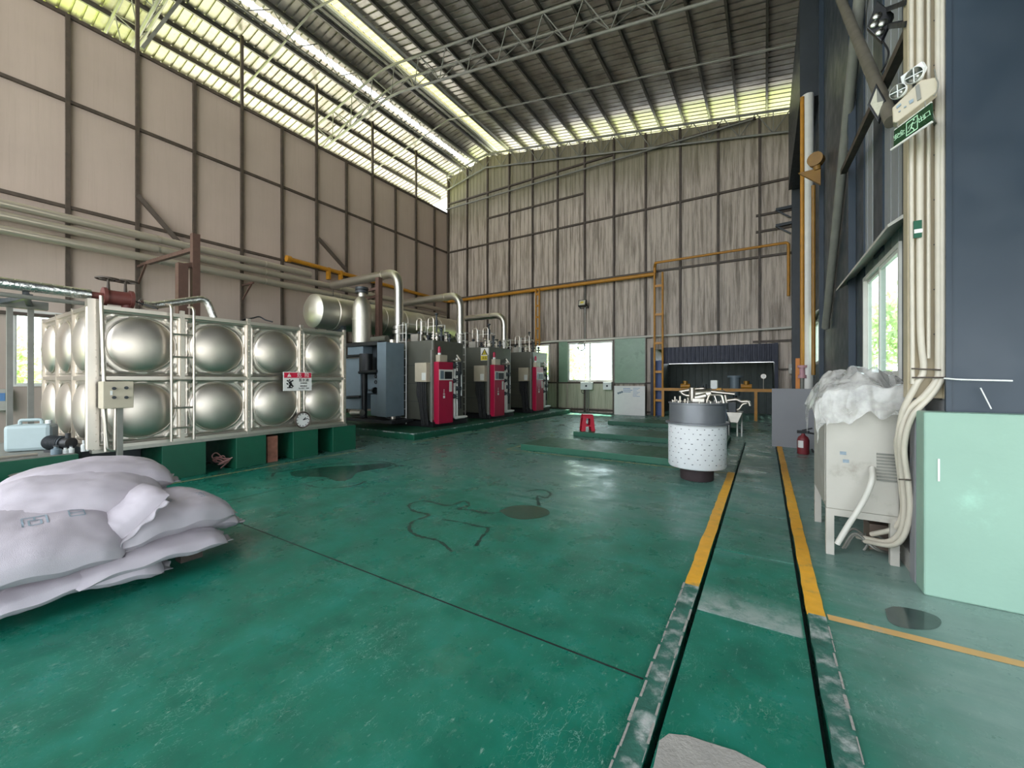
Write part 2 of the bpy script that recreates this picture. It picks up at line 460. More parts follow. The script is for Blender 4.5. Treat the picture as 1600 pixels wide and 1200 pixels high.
def roof_mat():
    m, t, b = nt('galvanised roof sheet')
    v = coords(t)
    n1 = nz(t, v, .9, 8, .65); n2 = nz(t, coords(t, (.5, 3, 1)), 2.0, 6, .7)
    c = ramp(t, n1, [(.25, lin('77706a')), (.5, lin('a29c94')), (.8, lin('c0bcb4'))])
    c = mix(t, mrange(t, n2, .55, .72, 0, .6), c, lin('5a5044'))
    t.links.new(c, b.inputs['Base Color']); b.inputs['Metallic'].default_value = .6
    t.links.new(mrange(t, n1, .3, .7, .28, .5), b.inputs['Roughness'])
    return m
M['roof'] = roof_mat()
M['ground'] = mk('pale concrete yard', 'cfcdc4', .9, 0, .25, .6)
M['grass'] = mk('sunlit grass', 'a3b84a', .9, 0, .25, .8)
M['skin'] = M['beige']
# ================================================================ the hall
XL, XR, YR, YB = -16.4, 1.2, 18.8, -7.0
RX, RZ, SL = -13.43, 14.9, .175           # ridge line and roof slope
XE = -21.0                                # left eave, well beyond the inner left wall
def roof_z(x): return RZ - SL*abs(x-RX)
def struct(o, label=None):
    o['kind'] = 'structure'
    if label: o['label'] = label
    return o
GP, PITCH = 7.2, 1.46
# floor slab, with the covered channel's slots cut through it
floor = MB()
SLOTS = [(-.43, -.40), (.215, .245)]
xs = [XL-.3, SLOTS[0][0], SLOTS[0][1], SLOTS[1][0], SLOTS[1][1], 7.0]
def slab(x0, x1, y0, y1): floor.box(x0, x1, y0, y1, -.12, 0)
slab(XL-.3, SLOTS[0][0], YB, YR+.2)
slab(SLOTS[1][1], 7.0, YB, YR+.2)
slab(SLOTS[0][0], SLOTS[0][1], 11.9, YR+.2); slab(SLOTS[1][0], SLOTS[1][1], 14.5, YR+.2)
slab(SLOTS[0][0], SLOTS[0][1], YB, .6); slab(SLOTS[1][0], SLOTS[1][1], YB, .6)
prev = YB
for yj in (1.5, 3.06, 4.25, 5.6, 7.0, 8.6, 10.2, 11.9):
    slab(SLOTS[0][1], SLOTS[1][0], prev, yj); prev = yj+.016
slab(SLOTS[0][1], SLOTS[1][0], prev, YR+.2)
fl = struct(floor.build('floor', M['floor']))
MB().box(-.6, .4, .3, 15, -.3, -.2).build('channel_bottom', M['gap'], fl)
# saw joints in the paint
MB().box(-15.0, -.55, 2.19, 2.202, 0, .0015).box(-6.0, -5.99, .2, 17, 0, .0015).build('saw_joint', M['gap'], fl)
# ground outside
gr = MB().box(-60, XL-.3, -40, 60, -.3, -.05).box(XL-.3, 7, YR+.2, 60, -.3, -.05).box(7, 50, -40, 60, -.3, -.05).box(XL-.3, 7, -40, YB, -.3, -.05)
gd = struct(gr.build('ground', M['ground']))
MB().box(-60, XL-.35, -30, 9.0, -.06, -.03).box(-22, 8, YR+6.5, 45, -.06, -.03).build('grass', M['grass'], gd)

def sheet_profile(u0, u1, pitch, wid, dep):
    """(u, depth) stations of a ribbed sheet"""
    st = [(u0, 0)]; u = math.floor(u0/pitch)*pitch
    while u < u1:
        for a, d in ((0, 0), (.12*wid, dep), (wid-.12*wid, dep), (wid, 0)):
            q = u+a
            if u0 < q < u1: st.append((q, d))
        u += pitch
    st.append((u1, 0)); return st
def ribbed(place, u0, u1, v0, v1f, holes, pitch=.25, wid=.05, dep=.025):
    """a ribbed wall sheet with openings; place(u, v, d) -> point"""
    st = sheet_profile(u0, u1, pitch, wid, dep)
    cuts = sorted({h[i] for h in holes for i in (0, 1) if u0 < h[i] < u1})
    for c in cuts:
        if all(abs(c-s[0]) > 1e-4 for s in st):
            lo = max(s for s in st if s[0] < c); st.append((c, lo[1]))
    st.sort()
    mb = MB()
    for (a, da), (b, db) in zip(st, st[1:]):
        mid = (a+b)/2
        segs = [[v0, None]]
        for h in sorted((h for h in holes if h[0] < mid < h[1]), key=lambda h: h[2]):
            segs[-1][1] = h[2]; segs.append([h[3], None])
        for s0, s1 in segs:
            ta, tb = (v1f(a), v1f(b)) if s1 is None else (s1, s1)
            if s0 >= ta: continue
            mb.add([place(a, s0, da), place(b, s0, db), place(b, tb, db), place(a, ta, da)], [(0, 1, 2, 3)])
    return mb
# ---- left wall: flush cream panels on a dark steel frame
LWIN = (1.95, 3.3, 1.42, 3.42)
WT = 11.7
mb = ribbed(lambda u, v, d: (XL, u, v), YB, YR, 0, lambda u: WT, [LWIN], 1.46, .012, 0)
wl = struct(mb.build('wall_left', M['wall_left'], solid=.05))
posts = [2.92+PITCH*k for k in range(-6, 12)]
for k, y in enumerate(posts):
    if y > YR-.2: continue
    tall = (k % 2 == 1)
    z1 = roof_z(XL)-.12 if tall else WT
    if LWIN[0]-.05 < y < LWIN[1]+.05:
        MB().box(XL+.03, XL+.12, y-.045, y+.045, LWIN[3]+.05, z1).build('post', M['steel_dark'], wl)
    else:
        MB().box(XL+.03, XL+.12, y-.045, y+.045, 0, z1).build('post', M['steel_dark'], wl)
for z in (WT-.04, 9.3, 6.37, 3.3):
    MB().box(XL+.03, XL+.1, YB, YR-.1, z-.045, z+.045).build('girt', M['steel_dark'], wl)
MB().bar(pt(222, 76, X=XL+.1), pt(288, -8, X=XL+.1), .09).build('knee_brace', M['steel_grey'], wl)
# ---- rear wall: streaked ribbed sheet with the window and the booth opening
RWINS = [(-10.3, -9.45, 1.5, 3.45), (-8.42, -6.1, 1.5, 3.45)]
BOOTH = (-4.2, .33, 0.0, 2.95)
rtop = lambda u: roof_z(u)-.58
mb = ribbed(lambda u, v, d: (u, YR-d, v), XL, XR, 0, rtop, RWINS+[BOOTH], .245, .05, .009)
wr = struct(mb.build('wall_rear', M['wall_rear'], solid=.03))
RPX = [-14.86+1.468*k for k in range(0, 11)]
for x in RPX:
    z0 = 0
    for h in RWINS+[BOOTH]:
        if h[0]-.03 < x < h[1]+.03: z0 = h[3]
    MB().box(x-.04, x+.04, YR-.12, YR-.025, z0, rtop(x)).build('post', M['steel_dark'], wr)
    if z0 and z0 < 3.5 and x < -5:
        MB().box(x-.04, x+.04, YR-.12, YR-.025, 0, 1.5).build('post', M['steel_dark'], wr)
MB().box(XL+.03, XL+.14, YR-.14, YR-.03, 0, rtop(XL)).build('post', M['steel_dark'], wr)
def rgirt(z, x0=XL+.1, x1=XR, w=.04):
    MB().box(x0, x1, YR-.11, YR-.03, z-w, z+w).build('girt', M['steel_dark'], wr)
rgirt(9.32)
rgirt(12.25, XL+.1, -6.1); rgirt(6.45); rgirt(10.78, -13.4, -7.6); rgirt(3.5, XL+.1, -4.3); rgirt(1.44, XL+.1, -4.3); rgirt(.12, XL+.1, -4.3)
rgirt(12.0, -4.6, -.3, .05); rgirt(8.1, -.3, XR); rgirt(7.45, -.3, XR); rgirt(3.1, -.4, XR); rgirt(2.0, .45, XR, .03)
MB().bar((XL+.1, YR-.3, 11.85), (-.4, YR-.3, 11.85), .06).build('tie_bar', M['truss'], wr)
# pale lower cladding beneath the window, green tinted corner sheet
lo = MB().box(-8.42, -6.12, YR-.06, YR-.035, .2, 1.42); lo.build('lower_panel', M['wall_low'], wr)
MB().box(-10.4, -8.5, YR-.06, YR-.035, .2, 1.42).build('lower_panel', M['wall_low'], wr)
# ---- right wall: blue grey sheet with two windows
W2 = (5.54, 7.33, 1.6, 3.0); W3 = (12.0, 14.0, 2.0, 3.15)
mb = ribbed(lambda u, v, d: (XR+d, u, v), 4.36, YR, 0, lambda u: roof_z(XR)-.05, [W2, W3], .3, .04, .012)
wrt = struct(mb.build('wall_right', M['grey_wall'], solid=.03))
def cladding(y0, y1, z0=0.0, z1=11.3):
    MB().box(XR-.035, XR-.005, y0, y1, z0, z1).build('cladding_panel', M['blue_wall'], wrt)
cladding(8.15, 11.85); cladding(7.36, 7.85); cladding(14.1, YR-.1)
cladding(6.3, 6.75, 3.12); cladding(5.2, 5.5, 1.45); cladding(4.6, 4.85, 1.45)
MB().box(XR-.03, XR-.005, 4.37, 5.49, 0, 1.44).build('low_panel', M['board'], wrt)
cladding(5.5, 7.36, 0, 1.58); cladding(11.95, 14.1, 3.4); cladding(11.95, 14.1, 0, 1.98)
for y in (8.0, 11.9, 15.2):
    MB().box(XR-.12, XR-.03, y-.06, y+.06, 0, 11.3).build('post', M['blue_wall'], wrt)
q = lambda x, y, d: tuple(pt(x, y, X=XR-d))
MB().cyl(q(1290, 512, .12), q(1347, -40, .12), .068, n=14).build('wind_brace', M['steel_grey'], wrt)
MB().cyl(q(1297, -40, .25), q(1394, 190, .25), .055, n=14).build('wind_brace', M['brown_grey'], wrt)
MB().bar(q(1430, 30, .18), q(1318, 268, .18), .075).build('wind_brace', M['steel_dark'], wrt)
MB().box(.85, XR+.05, 4.5, YR-.15, 11.35, 12.0).build('eave_beam', M['blue_wall'], wrt)
MB().box(.75, XR-.01, 12.5, YR-.6, 8.65, 11.3).build('fascia_box', M['machine_dark'], wrt)
MB().box(.86, XR-.02, YR-.5, YR-.15, 0, 11.4).build('corner_column', M['machine_dark'], wrt)
# unseen upper right wall and doorway canopy, added to block sky light
ur = MB().box(XR, XR+.08, YB, 4.34, 4.7, roof_z(XR)-.05)
struct(ur.build('wall_added_blocker', M['blue_wall']))
struct(MB().box(XR, 7.0, YB, 4.6, 4.7, 4.85).build('ceiling_added_blocker', M['blue_wall']))
struct(MB().box(XR+.09, 7.0, -.7, -.55, 2.5, 4.7).build('beam_added_blocker', M['blue_wall']))  # unseen lintel added to darken the top of the return wall
# return wall beside the doorway: plain blue grey sheet standing on a green plinth
jw = struct(MB().box(XR-.04, 7.0, 4.3, 4.355, 1.36, 4.7).build('wall_return', M['blue_wall']))
MB().box(XR-.05, XR-.02, 4.285, 4.3, 1.36, 4.7).build('edge_trim', M['blue_wall'], jw)
# ---- windows
def window(name, place, u0, u1, z0, z1, nm, sill_mat, glassm, dep):
    """sliding window; place(u, d, z): d towards the room"""
    def bx(mb, a, b, c, d_, z_0, z_1):
        p, q = place(a, c, z_0), place(b, d_, z_1)
        return mb.box(min(p[0], q[0]), max(p[0], q[0]), min(p[1], q[1]), max(p[1], q[1]), z_0, z_1)
    f = MB(); w = .05
    bx(f, u0, u1, -.04, .05, z0, z0+w); bx(f, u0, u1, -.04, .05, z1-w, z1)
    bx(f, u0, u0+w, -.04, .05, z0+w, z1-w); bx(f, u1-w, u1, -.04, .05, z0+w, z1-w)
    o = struct(f.build(name, sill_mat))
    for k in range(nm):
        a = u0+w+(u1-u0-2*w)*k/nm; b = u0+w+(u1-u0-2*w)*(k+1)/nm
        d = .0 if k % 2 else .03
        sf = MB()
        bx(sf, a-.02, a+.03, d-.02, d+.01, z0+w, z1-w); bx(sf, b-.03, b+.02, d-.02, d+.01, z0+w, z1-w)
        bx(sf, a+.03, b-.03, d-.02, d+.01, z0+w, z0+w+.04); bx(sf, a+.03, b-.03, d-.02, d+.01, z1-w-.04, z1-w)
        s = sf.build('sash', sill_mat, o)
        g = MB(); bx(g, a+.03, b-.03, d-.008, d-.002, z0+w+.04, z1-w-.04); g.build('pane', glassm, s)
    return o
window('window_1', lambda u, d, z: (XL+d, u, z), *LWIN, 2, M['white_paint'], M['glass'], 1)
window('window_2', lambda u, d, z: (u, YR-d, z), *RWINS[1], 2, M['white_paint'], M['glass'], 1)
window('window_3', lambda u, d, z: (u, YR-d, z), *RWINS[0], 1, M['white_paint'], M['glass'], 1)
window('window_4', lambda u, d, z: (XR-d, u, z), *W2, 2, M['white_paint'], M['glass'], 1)
window('window_5', lambda u, d, z: (XR-d, u, z), *W3, 2, M['white_paint'], M['glass'], 1)
struct(MB().prism([(XR-.01, 5.2, 3.22), (XR-.01, 5.2, 3.18), (XR-.2, 5.2, 3.06), (XR-.2, 5.2, 3.09)], (0, 3.3, 0)).build('trim_1', M['pvc']))
struct(MB().prism([(XR-.01, 11.9, 3.34), (XR-.01, 11.9, 3.3), (XR-.2, 11.9, 3.18), (XR-.2, 11.9, 3.21)], (0, 2.3, 0)).build('trim_2', M['pvc']))
# ---- roof
GAPS = [(-15.25, -14.98), (-12.95, -12.32)]
def roof_piece(x0, x1, y0, y1, mat, parent, lift=0.0, name='roof_sheet'):
    st = sheet_profile(y0, y1, .27, .07, .045)
    mb = MB()
    for (a, da), (b, db) in zip(st, st[1:]):
        n = max(1, int((x1-x0)/6))
        for i in range(n):
            p, q = x0+(x1-x0)*i/n, x0+(x1-x0)*(i+1)/n
            mb.add([(p, a, roof_z(p)+da+lift), (q, a, roof_z(q)+da+lift), (q, b, roof_z(q)+db+lift), (p, b, roof_z(p)+db+lift)], [(0, 1, 2, 3)])
    return mb.build(name, mat, parent)
Y0R, Y1R = YB, YR+2.2
ceil_ = struct(roof_piece(GAPS[1][1], XR+.6, Y0R, Y1R, M['roof'], None, name='ceiling'))
roof_piece(RX+.1, GAPS[1][0], Y0R, Y1R, M['roof'], ceil_)
roof_piece(GAPS[0][1], RX-.1, Y0R, Y1R, M['roof'], ceil_)
roof_piece(XE, GAPS[0][0], Y0R, Y1R, M['roof'], ceil_)
roof_piece(*GAPS[0], Y0R, Y1R, M['frp_white'], ceil_, .02, 'skylight_sheet')
roof_piece(*GAPS[1], Y0R, Y1R, M['frp_yellow'], ceil_, .02, 'skylight_sheet')
MB().box(RX-.22, RX+.3, Y0R, Y1R, RZ+.1, RZ+.13).build('ridge_cap', M['steel_grey'], ceil_)
for xx in (GAPS[1][1]+.03, GAPS[1][0]-.03):
    MB().box(xx-.05, xx+.05, Y0R, YR+.4, roof_z(xx)-.1, roof_z(xx)-.02).build('skylight_kerb', M['white_paint'], ceil_)
MB().box(RX+.05, GAPS[1][0]-.1, Y0R, YR+.3, roof_z(RX+.3)-.12, roof_z(RX+.3)-.08).build('flashing', M['steel_grey'], ceil_)
px = [RX+.18] + [RX+1.03*k+.1 for k in range(1, 15)] + [RX-.18] + [RX-1.03*k-.1 for k in range(1, 8)]
for x in px:
    z = roof_z(x)-.01
    p = MB()
    p.box(x-.035, x-.025, Y0R, YR+1.9, z-.17, z); p.box(x-.035, x+.035, Y0R, YR+1.9, z-.01, z); p.box(x-.035, x+.035, Y0R, YR+1.9, z-.17, z-.16)
    p.build('purlin', M['purlin'], ceil_)
# longitudinal strut girder beside the white roof light
xg = -14.5
zt, zb = roof_z(xg)-.25, roof_z(xg)-.95
lg = struct(MB().cyl((xg, Y0R, zt), (xg, YR-.1, zt), .045, n=8).cyl((xg, Y0R, zb), (xg, YR-.1, zb), .03, n=8).build('trim_3', M['truss']))
y = YB; k = 0
while y < YR-.9:
    MB().cyl((xg, y, zt if k % 2 else zb), (xg, y+.85, zb if k % 2 else zt), .018, n=6).build('web_bar', M['truss'], lg)
    y += .85; k += 1
for yy in (1.2, 8.3, 15.4):
    for x0, x1 in ((XE+.5, RX), (RX, XR-.3)):
        struct(MB().cyl((x0, yy, roof_z(x0)-.3), (x1, yy, roof_z(x1)-.3), .035, n=8).build('beam_strut', M['truss']))
# tubular roof trusses
def truss(yc, label, far=False):
    root = thing('roof_truss', label, 'roof truss', (0, yc, 0), group='tubular roof trusses')
    wd, dp = .42, .85
    x0, x1 = (XL+.05 if far else -19.6), XR-.35
    zc = lambda x: roof_z(x)-.33
    xs_ = [x0]
    def chord(dy, dz, name):
        pts = [(x0, yc+dy, zc(x0)+dz), (RX, yc+dy, zc(RX)+dz), (x1, yc+dy, zc(x1)+dz)]
        pts = fillet(pts, .8, 5)
        MB().tube(pts, .05, 10).build(name, M['truss'], root)
    if far:
        chord(0, -.18, 'top_chord'); 
        MB().tube([(x0, yc, zc(x0)-1.0), (RX, yc, zc(RX)-.95), (x1, yc, zc(x1)-1.05)], .045, 8).build('bottom_chord', M['truss'], root)
        rows = [(0, 0)]
    else:
        chord(-wd, 0, 'top_chord'); chord(wd, 0, 'top_chord'); chord(0, -dp, 'bottom_chord')
        rows = [(-wd, 0), (wd, 0)]
    n = 15
    for r, _ in rows:
        for i in range(n):
            a = x0+(x1-x0)*i/n; b = x0+(x1-x0)*(i+1)/n; m = (a+b)/2
            top = -.18 if far else 0
            bot = (lambda x: zc(x)-(1.0 if x < RX else .95+.1*(x-RX)/(x1-RX))) if far else (lambda x: zc(x)-dp)
            MB().cyl((a, yc+r, zc(a)+top), (m, yc, bot(m)), .02, n=6).build('web_bar', M['truss'], root)
            MB().cyl((m, yc, bot(m)), (b, yc+r, zc(b)+top), .02, n=6).build('web_bar', M['truss'], root)
            if far: MB().cyl((m, yc, zc(m)+top), (m, yc, bot(m)), .016, n=6).build('web_bar', M['truss'], root)
    if not far:
        for i in range(n+1):
            a = x0+(x1-x0)*i/n
            MB().cyl((a, yc-wd, zc(a)), (a, yc+wd, zc(a)), .02, n=6).build('cross_bar', M['truss'], root)
    return root
truss(4.74, 'three-chord tubular roof truss whose left end shows at the top left corner')
truss(11.8, 'three-chord tubular roof truss crossing the middle of the ceiling')
truss(YR-.22, 'flat tubular roof truss running along the top of the rear wall', True)
# ================================================================ water tank on its plinth
TX, TY0, TZ = -8.1, 1.72, .62
def panel_mesh():
    """1 m pressed panel: flange frame, embossed border, corner gussets, round dome; local x across, z up, bulging along -y"""
    mb = MB(); n = 44
    def f(u, v):
        x, z = u-.5, v-.5; r = math.hypot(x, z); e = max(abs(x), abs(z)); h = .0
        if e > .47: h = .03*(e-.47)/.03
        if .425 < e < .445: h += .012
        if r < .405: h += .012 + .105*math.sqrt(max(0, 1-(r/.405)**2))**1.3
        elif r < .425: h += .012*(.425-r)/.02
        c = abs(x)+abs(z)
        if .70 < c < .73 and e < .42: h += .012
        return (x, -h, z+.5)
    mb.grid(f, n, n)
    mb.torus((0, -.012, .5), .412, .011, 'y', 56, 8)
    for sx in (-1, 1):
        for sz in (-1, 1):
            mb.tube([(sx*.40, -.008, .5+sz*.27), (sx*.40, -.008, .5+sz*.40), (sx*.27, -.008, .5+sz*.40), (sx*.40, -.008, .5+sz*.27)], .006, 6)
    return mb
tank = thing('water_tank', 'large stainless steel panel tank with domed panels on green plinths', 'water tank', (TX, TY0, TZ))
body = MB().box(TX-3.0, TX-.0, TY0+.0, TY0+4.0, TZ, TZ+2.02); body.build('shell', M['stainless_dull'], tank)
base_panel = panel_mesh().build('panel', M['stainless'], tank, local=True)
first = True
def put_panel(loc, rz):
    global first
    p = base_panel if first else base_panel.copy()
    if not first: COL.objects.link(p)
    first = False
    p.location = Vector(loc)-Vector((TX, TY0, TZ)); p.rotation_euler = (0, 0, rz); p.parent = tank
for j in range(2):
    for i in range(4): put_panel((TX+.012, TY0+.5+i, TZ+.01+j), PI/2)
    for i in range(3): put_panel((TX-.5-i, TY0-.012, TZ+.01+j), 0)
for k in range(5):     # bolted upright flanges
    y = TY0+k
    f = MB().box(TX, TX+.055, y-.028, y+.028, TZ-.02, TZ+2.1)
    for q in range(20): f.cyl((TX+.05, y, TZ+.1+q*.1), (TX+.07, y, TZ+.1+q*.1), .011, n=6)
    f.build('flange', M['stainless'], tank)
for k in range(4):
    x = TX-k
    MB().box(x-.028, x+.028, TY0-.055, TY0, TZ-.02, TZ+2.08).build('flange', M['stainless'], tank)
for z in (0, 1.0, 2.02):
    MB().box(TX, TX+.05, TY0, TY0+4, TZ+z-.028, TZ+z+.028).build('flange', M['stainless'], tank)
    MB().box(TX-3, TX, TY0-.05, TY0, TZ+z-.028, TZ+z+.028).build('flange', M['stainless'], tank)
MB().box(TX-.04, TX+.1, TY0-.1, TY0-.02, TZ, TZ+2.12).cyl((TX+.05, TY0-.07, TZ), (TX+.05, TY0-.07, TZ+2.0), .045).build('corner_post', M['stainless'], tank)
MB().box(TX-.06, TX+.06, TY0-.05, TY0+4.05, TZ-.07, TZ-.02).build('base_rail', M['stainless_dull'], tank)
# ladder
lad = thing('tank_ladder', 'stainless steel ladder hooked on the front of the panel tank', 'ladder', (TX+.16, TY0+1.05, TZ))
ly0, ly1 = pt(268, 600, X=TX+.16).y, pt(303, 600, X=TX+.16).y
zt_ = pt(270, 487, X=TX+.16).z
for y in (ly0, ly1):
    MB().tube(fillet([(TX+.16, y, TZ+.0), (TX+.16, y, zt_+.1), (TX-.05, y, zt_+.13)], .08), .019, 10).build('rail', M['stainless'], lad)
for py in (523, 558, 594, 637, 668):
    z = pt(286, py, X=TX+.16).z
    MB().cyl((TX+.16, ly0, z), (TX+.16, ly1, z), .014, n=8).build('rung', M['stainless'], lad)
# plinth blocks under the tank
def block(p0, p1, label):
    y0, y1 = pt(p0, 720, X=-8.02).y, pt(p1, 720, X=-8.02).y
    b = MB().box(TX-2.9, -8.02, y0, y1, 0, TZ-.07)
    o = b.build('plinth_block', M['green_paint'], bevel=.008)
    tag(o, label, 'plinth', 'green plinths under the tank'); return o
block(253, 322, 'green concrete plinth under the ladder end of the steel tank, nearest the sacks')
tag(MB().box(TX-2.9, -8.9, TY0+.02, pt(253, 720, X=-8.02).y-.01, 0, TZ-.07).build('gap_shade_block', M['machine_dark']), 'dark block standing for the shaded gap under the near corner of the tank', 'plinth')  # dark solid painted in for the shadowed void beside the first plinth
block(369, 416, 'green plinth with pale drip stains, second from the bag pile')
block(458, 497, 'plain green plinth under the wall clock on the tank')
block(520, 556, 'green plinth nearest the boilers, under the far end of the tank')
bp = MB().box(-8.35, -8.1, pt(418, 720, X=-8.1).y, pt(434, 720, X=-8.1).y, 0, .5)
bk = tag(bp.build('brick_pier', M['brick']), 'bare brick pier beside the drip-stained green plinth', 'brick pier')
hs = MB()
rh = random.Random(2); ya, yb = pt(331, 715, X=-8.2).y, pt(362, 715, X=-8.2).y; hp = []
for k in range(26):
    an = k*1.1; hp.append(Vector((-8.25+.07*math.cos(an*.7), (ya+yb)/2+(yb-ya)*.4*math.cos(an)*(.5+.5*rh.random()), .16+.12*math.sin(an*.9)*rh.random()+.02*math.sin(an*2))))
hs.tube(spline([(-8.25, (ya+yb)/2, .015)]+hp+[(-8.1, yb-.03, .2)], 5), .011, 6)
tag(hs.build('hose', M['hose_red']), 'tangled reddish hose lying between two green plinths', 'hose')
# green equipment bench carrying on from the plinths
bench = MB().box(TX-2.4, TX-.02, -.6, TY0-.16, 0, .56)
o = bench.build('concrete_bench', M['green_paint'], bevel=.01)
tag(o, 'low green concrete bench beside the steel tank, cluttered with bottles', 'bench')
MB().box(TX-2.35, TX-.05, -.55, TY0-.2, .561, .575).build('worktop', M['steel_grey'], o)
# canister
def bottle_prof(r, h, neck): return [(.0, 0), (r*.95, 0), (r, .01), (r, h*.68), (neck, h*.82), (neck, h), (0, h)]
c0 = pt(50, 690, X=-9.0)
can = thing('jerrycan', 'pale translucent plastic canister on the green bench', 'canister', (c0.x, c0.y, .576), math.radians(60))
cb = MB().box(-.24, .24, -.13, .13, 0, .38); cb.build('body', M['canister'], can, bevel=.05, local=True)
MB().tube(fillet([(-.12, 0, .37), (-.12, 0, .44), (.1, 0, .44), (.1, 0, .37)], .03), .022, 8).build('handle', M['canister'], can, local=True)
MB().cyl((.17, 0, .38), (.17, 0, .43), .035, n=14).build('cap', M['white_plastic'], can, local=True)
pm0 = pt(122, 690, X=-8.5)
pu = thing('motor_pump', 'small black motor pump standing at the foot of the tank', 'pump', (pm0.x, pm0.y-.2, .576), .4)
m_ = MB().cyl((-.16, 0, .13), (.12, 0, .13), .09, n=18)
for k in range(10): m_.cyl((-.14+.025*k, 0, .13), (-.132+.025*k, 0, .13), .1, n=18)
m_.build('motor', M['machine_dark'], pu, local=True)
MB().cyl((.12, 0, .13), (.24, 0, .13), .075, n=16).cyl((.18, 0, .13), (.18, 0, .27), .03).build('pump_head', M['black'], pu, local=True)
MB().box(-.12, .16, -.08, .08, 0, .035).build('foot', M['black'], pu, local=True)
for k, (px_, r, h, mm, lab) in enumerate([(88, .055, .12, 'machine_blue', 'squat grey blue jar at the front edge of the bench'),
        (102, .035, .09, 'white_plastic', 'short pale tub between the grey jar and the white bottles'),
        (111, .035, .1, 'white_plastic', 'pale tub standing beside the shorter pale tub on the bench'),
        (131, .033, .16, 'white_plastic', 'white bottle on the bench, the one nearer the pale tubs'),
        (137, .033, .16, 'white_plastic', 'white bottle on the bench, the one nearer the tank corner')]):
    p = pt(px_, 703, X=-8.22)
    b = thing('bottle', lab, 'bottle', (p.x, p.y, .576), group='bottles on the green bench')
    MB().lathe(bottle_prof(r, h*.85, r*.45), n=16).build('body', M[mm], b, local=True)
    MB().cyl((0, 0, h*.85), (0, 0, h), r*.5, n=12).build('cap', M['white_plastic' if k > 2 else 'machine_dark'], b, local=True)
tl = MB().cyl((-8.3, -.3, .6), (-8.25, 1.2, .6), .018, n=8)
tag(tl.build('steel_rod', M['stainless']), 'bright steel rod lying along the front of the green bench', 'rod')
# sink funnel on the floor behind the sacks
fn = MB().lathe([(.22, .16), (.2, .15), (.05, .04), (.05, 0)], tuple(pt(56, 742, X=-7.7).xy)+(.28,), n=20).cyl(tuple(pt(56, 742, X=-7.7).xy)+(.0,), tuple(pt(56, 742, X=-7.7).xy)+(.3,), .04)
tag(fn.build('basin_stand', M['steel_grey']), 'small grey basin on a stem, just behind the sacks', 'basin')
# control box on its stand in front of the tank
cbx = thing('control_box', 'beige electrical control box with four knobs in front of the tank', 'control box', (-7.75, 1.86, 0))
a, b = pt(161, 596, X=-7.72), pt(209, 637, X=-7.72)
MB().box(-7.95, -7.72, a.y, b.y, b.z, a.z).build('enclosure', M['beige'], cbx, bevel=.008)
for kx, ky in ((178, 607), (197, 606), (178, 621), (197, 621)):
    p = pt(kx, ky, X=-7.72)
    MB().cyl((p.x, p.y, p.z), (p.x+.02, p.y, p.z), .022, n=14).box(p.x+.018, p.x+.035, p.y-.02, p.y+.02, p.z-.005, p.z+.005).build('knob', M['machine_dark'], cbx)
p = pt(174, 614, X=-7.72); MB().box(-7.725, -7.715, p.y-.012, p.y+.012, p.z-.03, p.z+.03).build('switch', M['white_plastic'], cbx)
p = pt(187, 705, X=-7.83); MB().box(-7.86, -7.8, p.y-.03, p.y+.03, 0, b.z).build('post', M['steel_grey'], cbx)
p = pt(169, 690, X=-7.83); p2 = pt(163, 640, X=-7.83)
MB().tube(fillet([(-7.85, p2.y, b.z), (-7.85, p.y, .62), (-7.85, pt(180, 700, X=-7.83).y, .58), (-7.85, pt(181, 640, X=-7.83).y, b.z)], .06), .02, 8).build('conduit_loop', M['stainless'], cbx)
# riser pipe at the tank corner
r0, r1 = pt(158, 462, X=-7.9), pt(164, 640, X=-7.9)
dp_ = MB().tube([(r0.x, r0.y, r0.z), (r1.x, r1.y, r1.z), (r1.x, r1.y+.01, .58)], .022, 10)
tag(dp_.build('overflow_pipe', M['stainless']), 'thin steel pipe running down the near corner of the tank', 'pipe')
# foil-lagged feed pipe, valve and bends on top
fp = thing('lagged_pipe', 'foil wrapped pipe leaving the tank valve towards the camera side', 'pipe', (-8.35, 1.8, 2.8))
MB().tube([(-8.35, -1.2, 2.84), (-8.35, .3, 2.86), (-8.35, 1.72, 2.84)], .075, 14).build('foil_wrap', M['foil'], fp)
MB().cyl((-8.35, 1.72, 2.84), (-8.35, 2.0, 2.84), .05).build('stub', M['valve_red'], fp)
MB().cyl((-8.34, -1.2, 2.7), (-8.34, 1.72, 2.7), .03, n=8).build('trace_pipe', M['steel_grey'], fp)
fp2 = thing('lagged_pipe', 'foil wrapped pipe bending down onto the tank top past the ladder', 'pipe', (-8.5, 2.4, 2.8))
q0, q1, q2 = pt(238, 478, X=-8.5), pt(322, 466, X=-8.5), pt(334, 492, X=-8.5)
MB().tube(fillet([(-8.42, 2.3, 2.82), q0, q1, (q2.x, q2.y, 2.72)], .14, 6), .06, 14).build('foil_wrap', M['foil'], fp2)
vl = thing('gate_valve', 'red brown double gate valve with two handwheels on the tank top', 'valve', (-8.4, 2.1, 2.72))
p = pt(184, 466, X=-8.4)
MB().cyl((-8.4, p.y-.13, p.z), (-8.4, p.y+.13, p.z), .11, n=18).cyl((-8.4, p.y-.17, p.z), (-8.4, p.y-.13, p.z), .14, n=18).cyl((-8.4, p.y+.13, p.z), (-8.4, p.y+.17, p.z), .14, n=18).build('body', M['valve_red'], vl)
MB().cyl((-8.4, p.y+.1, 2.66), (-8.4, p.y+.1, p.z), .06, n=12).build('pedestal', M['valve_red'], vl)
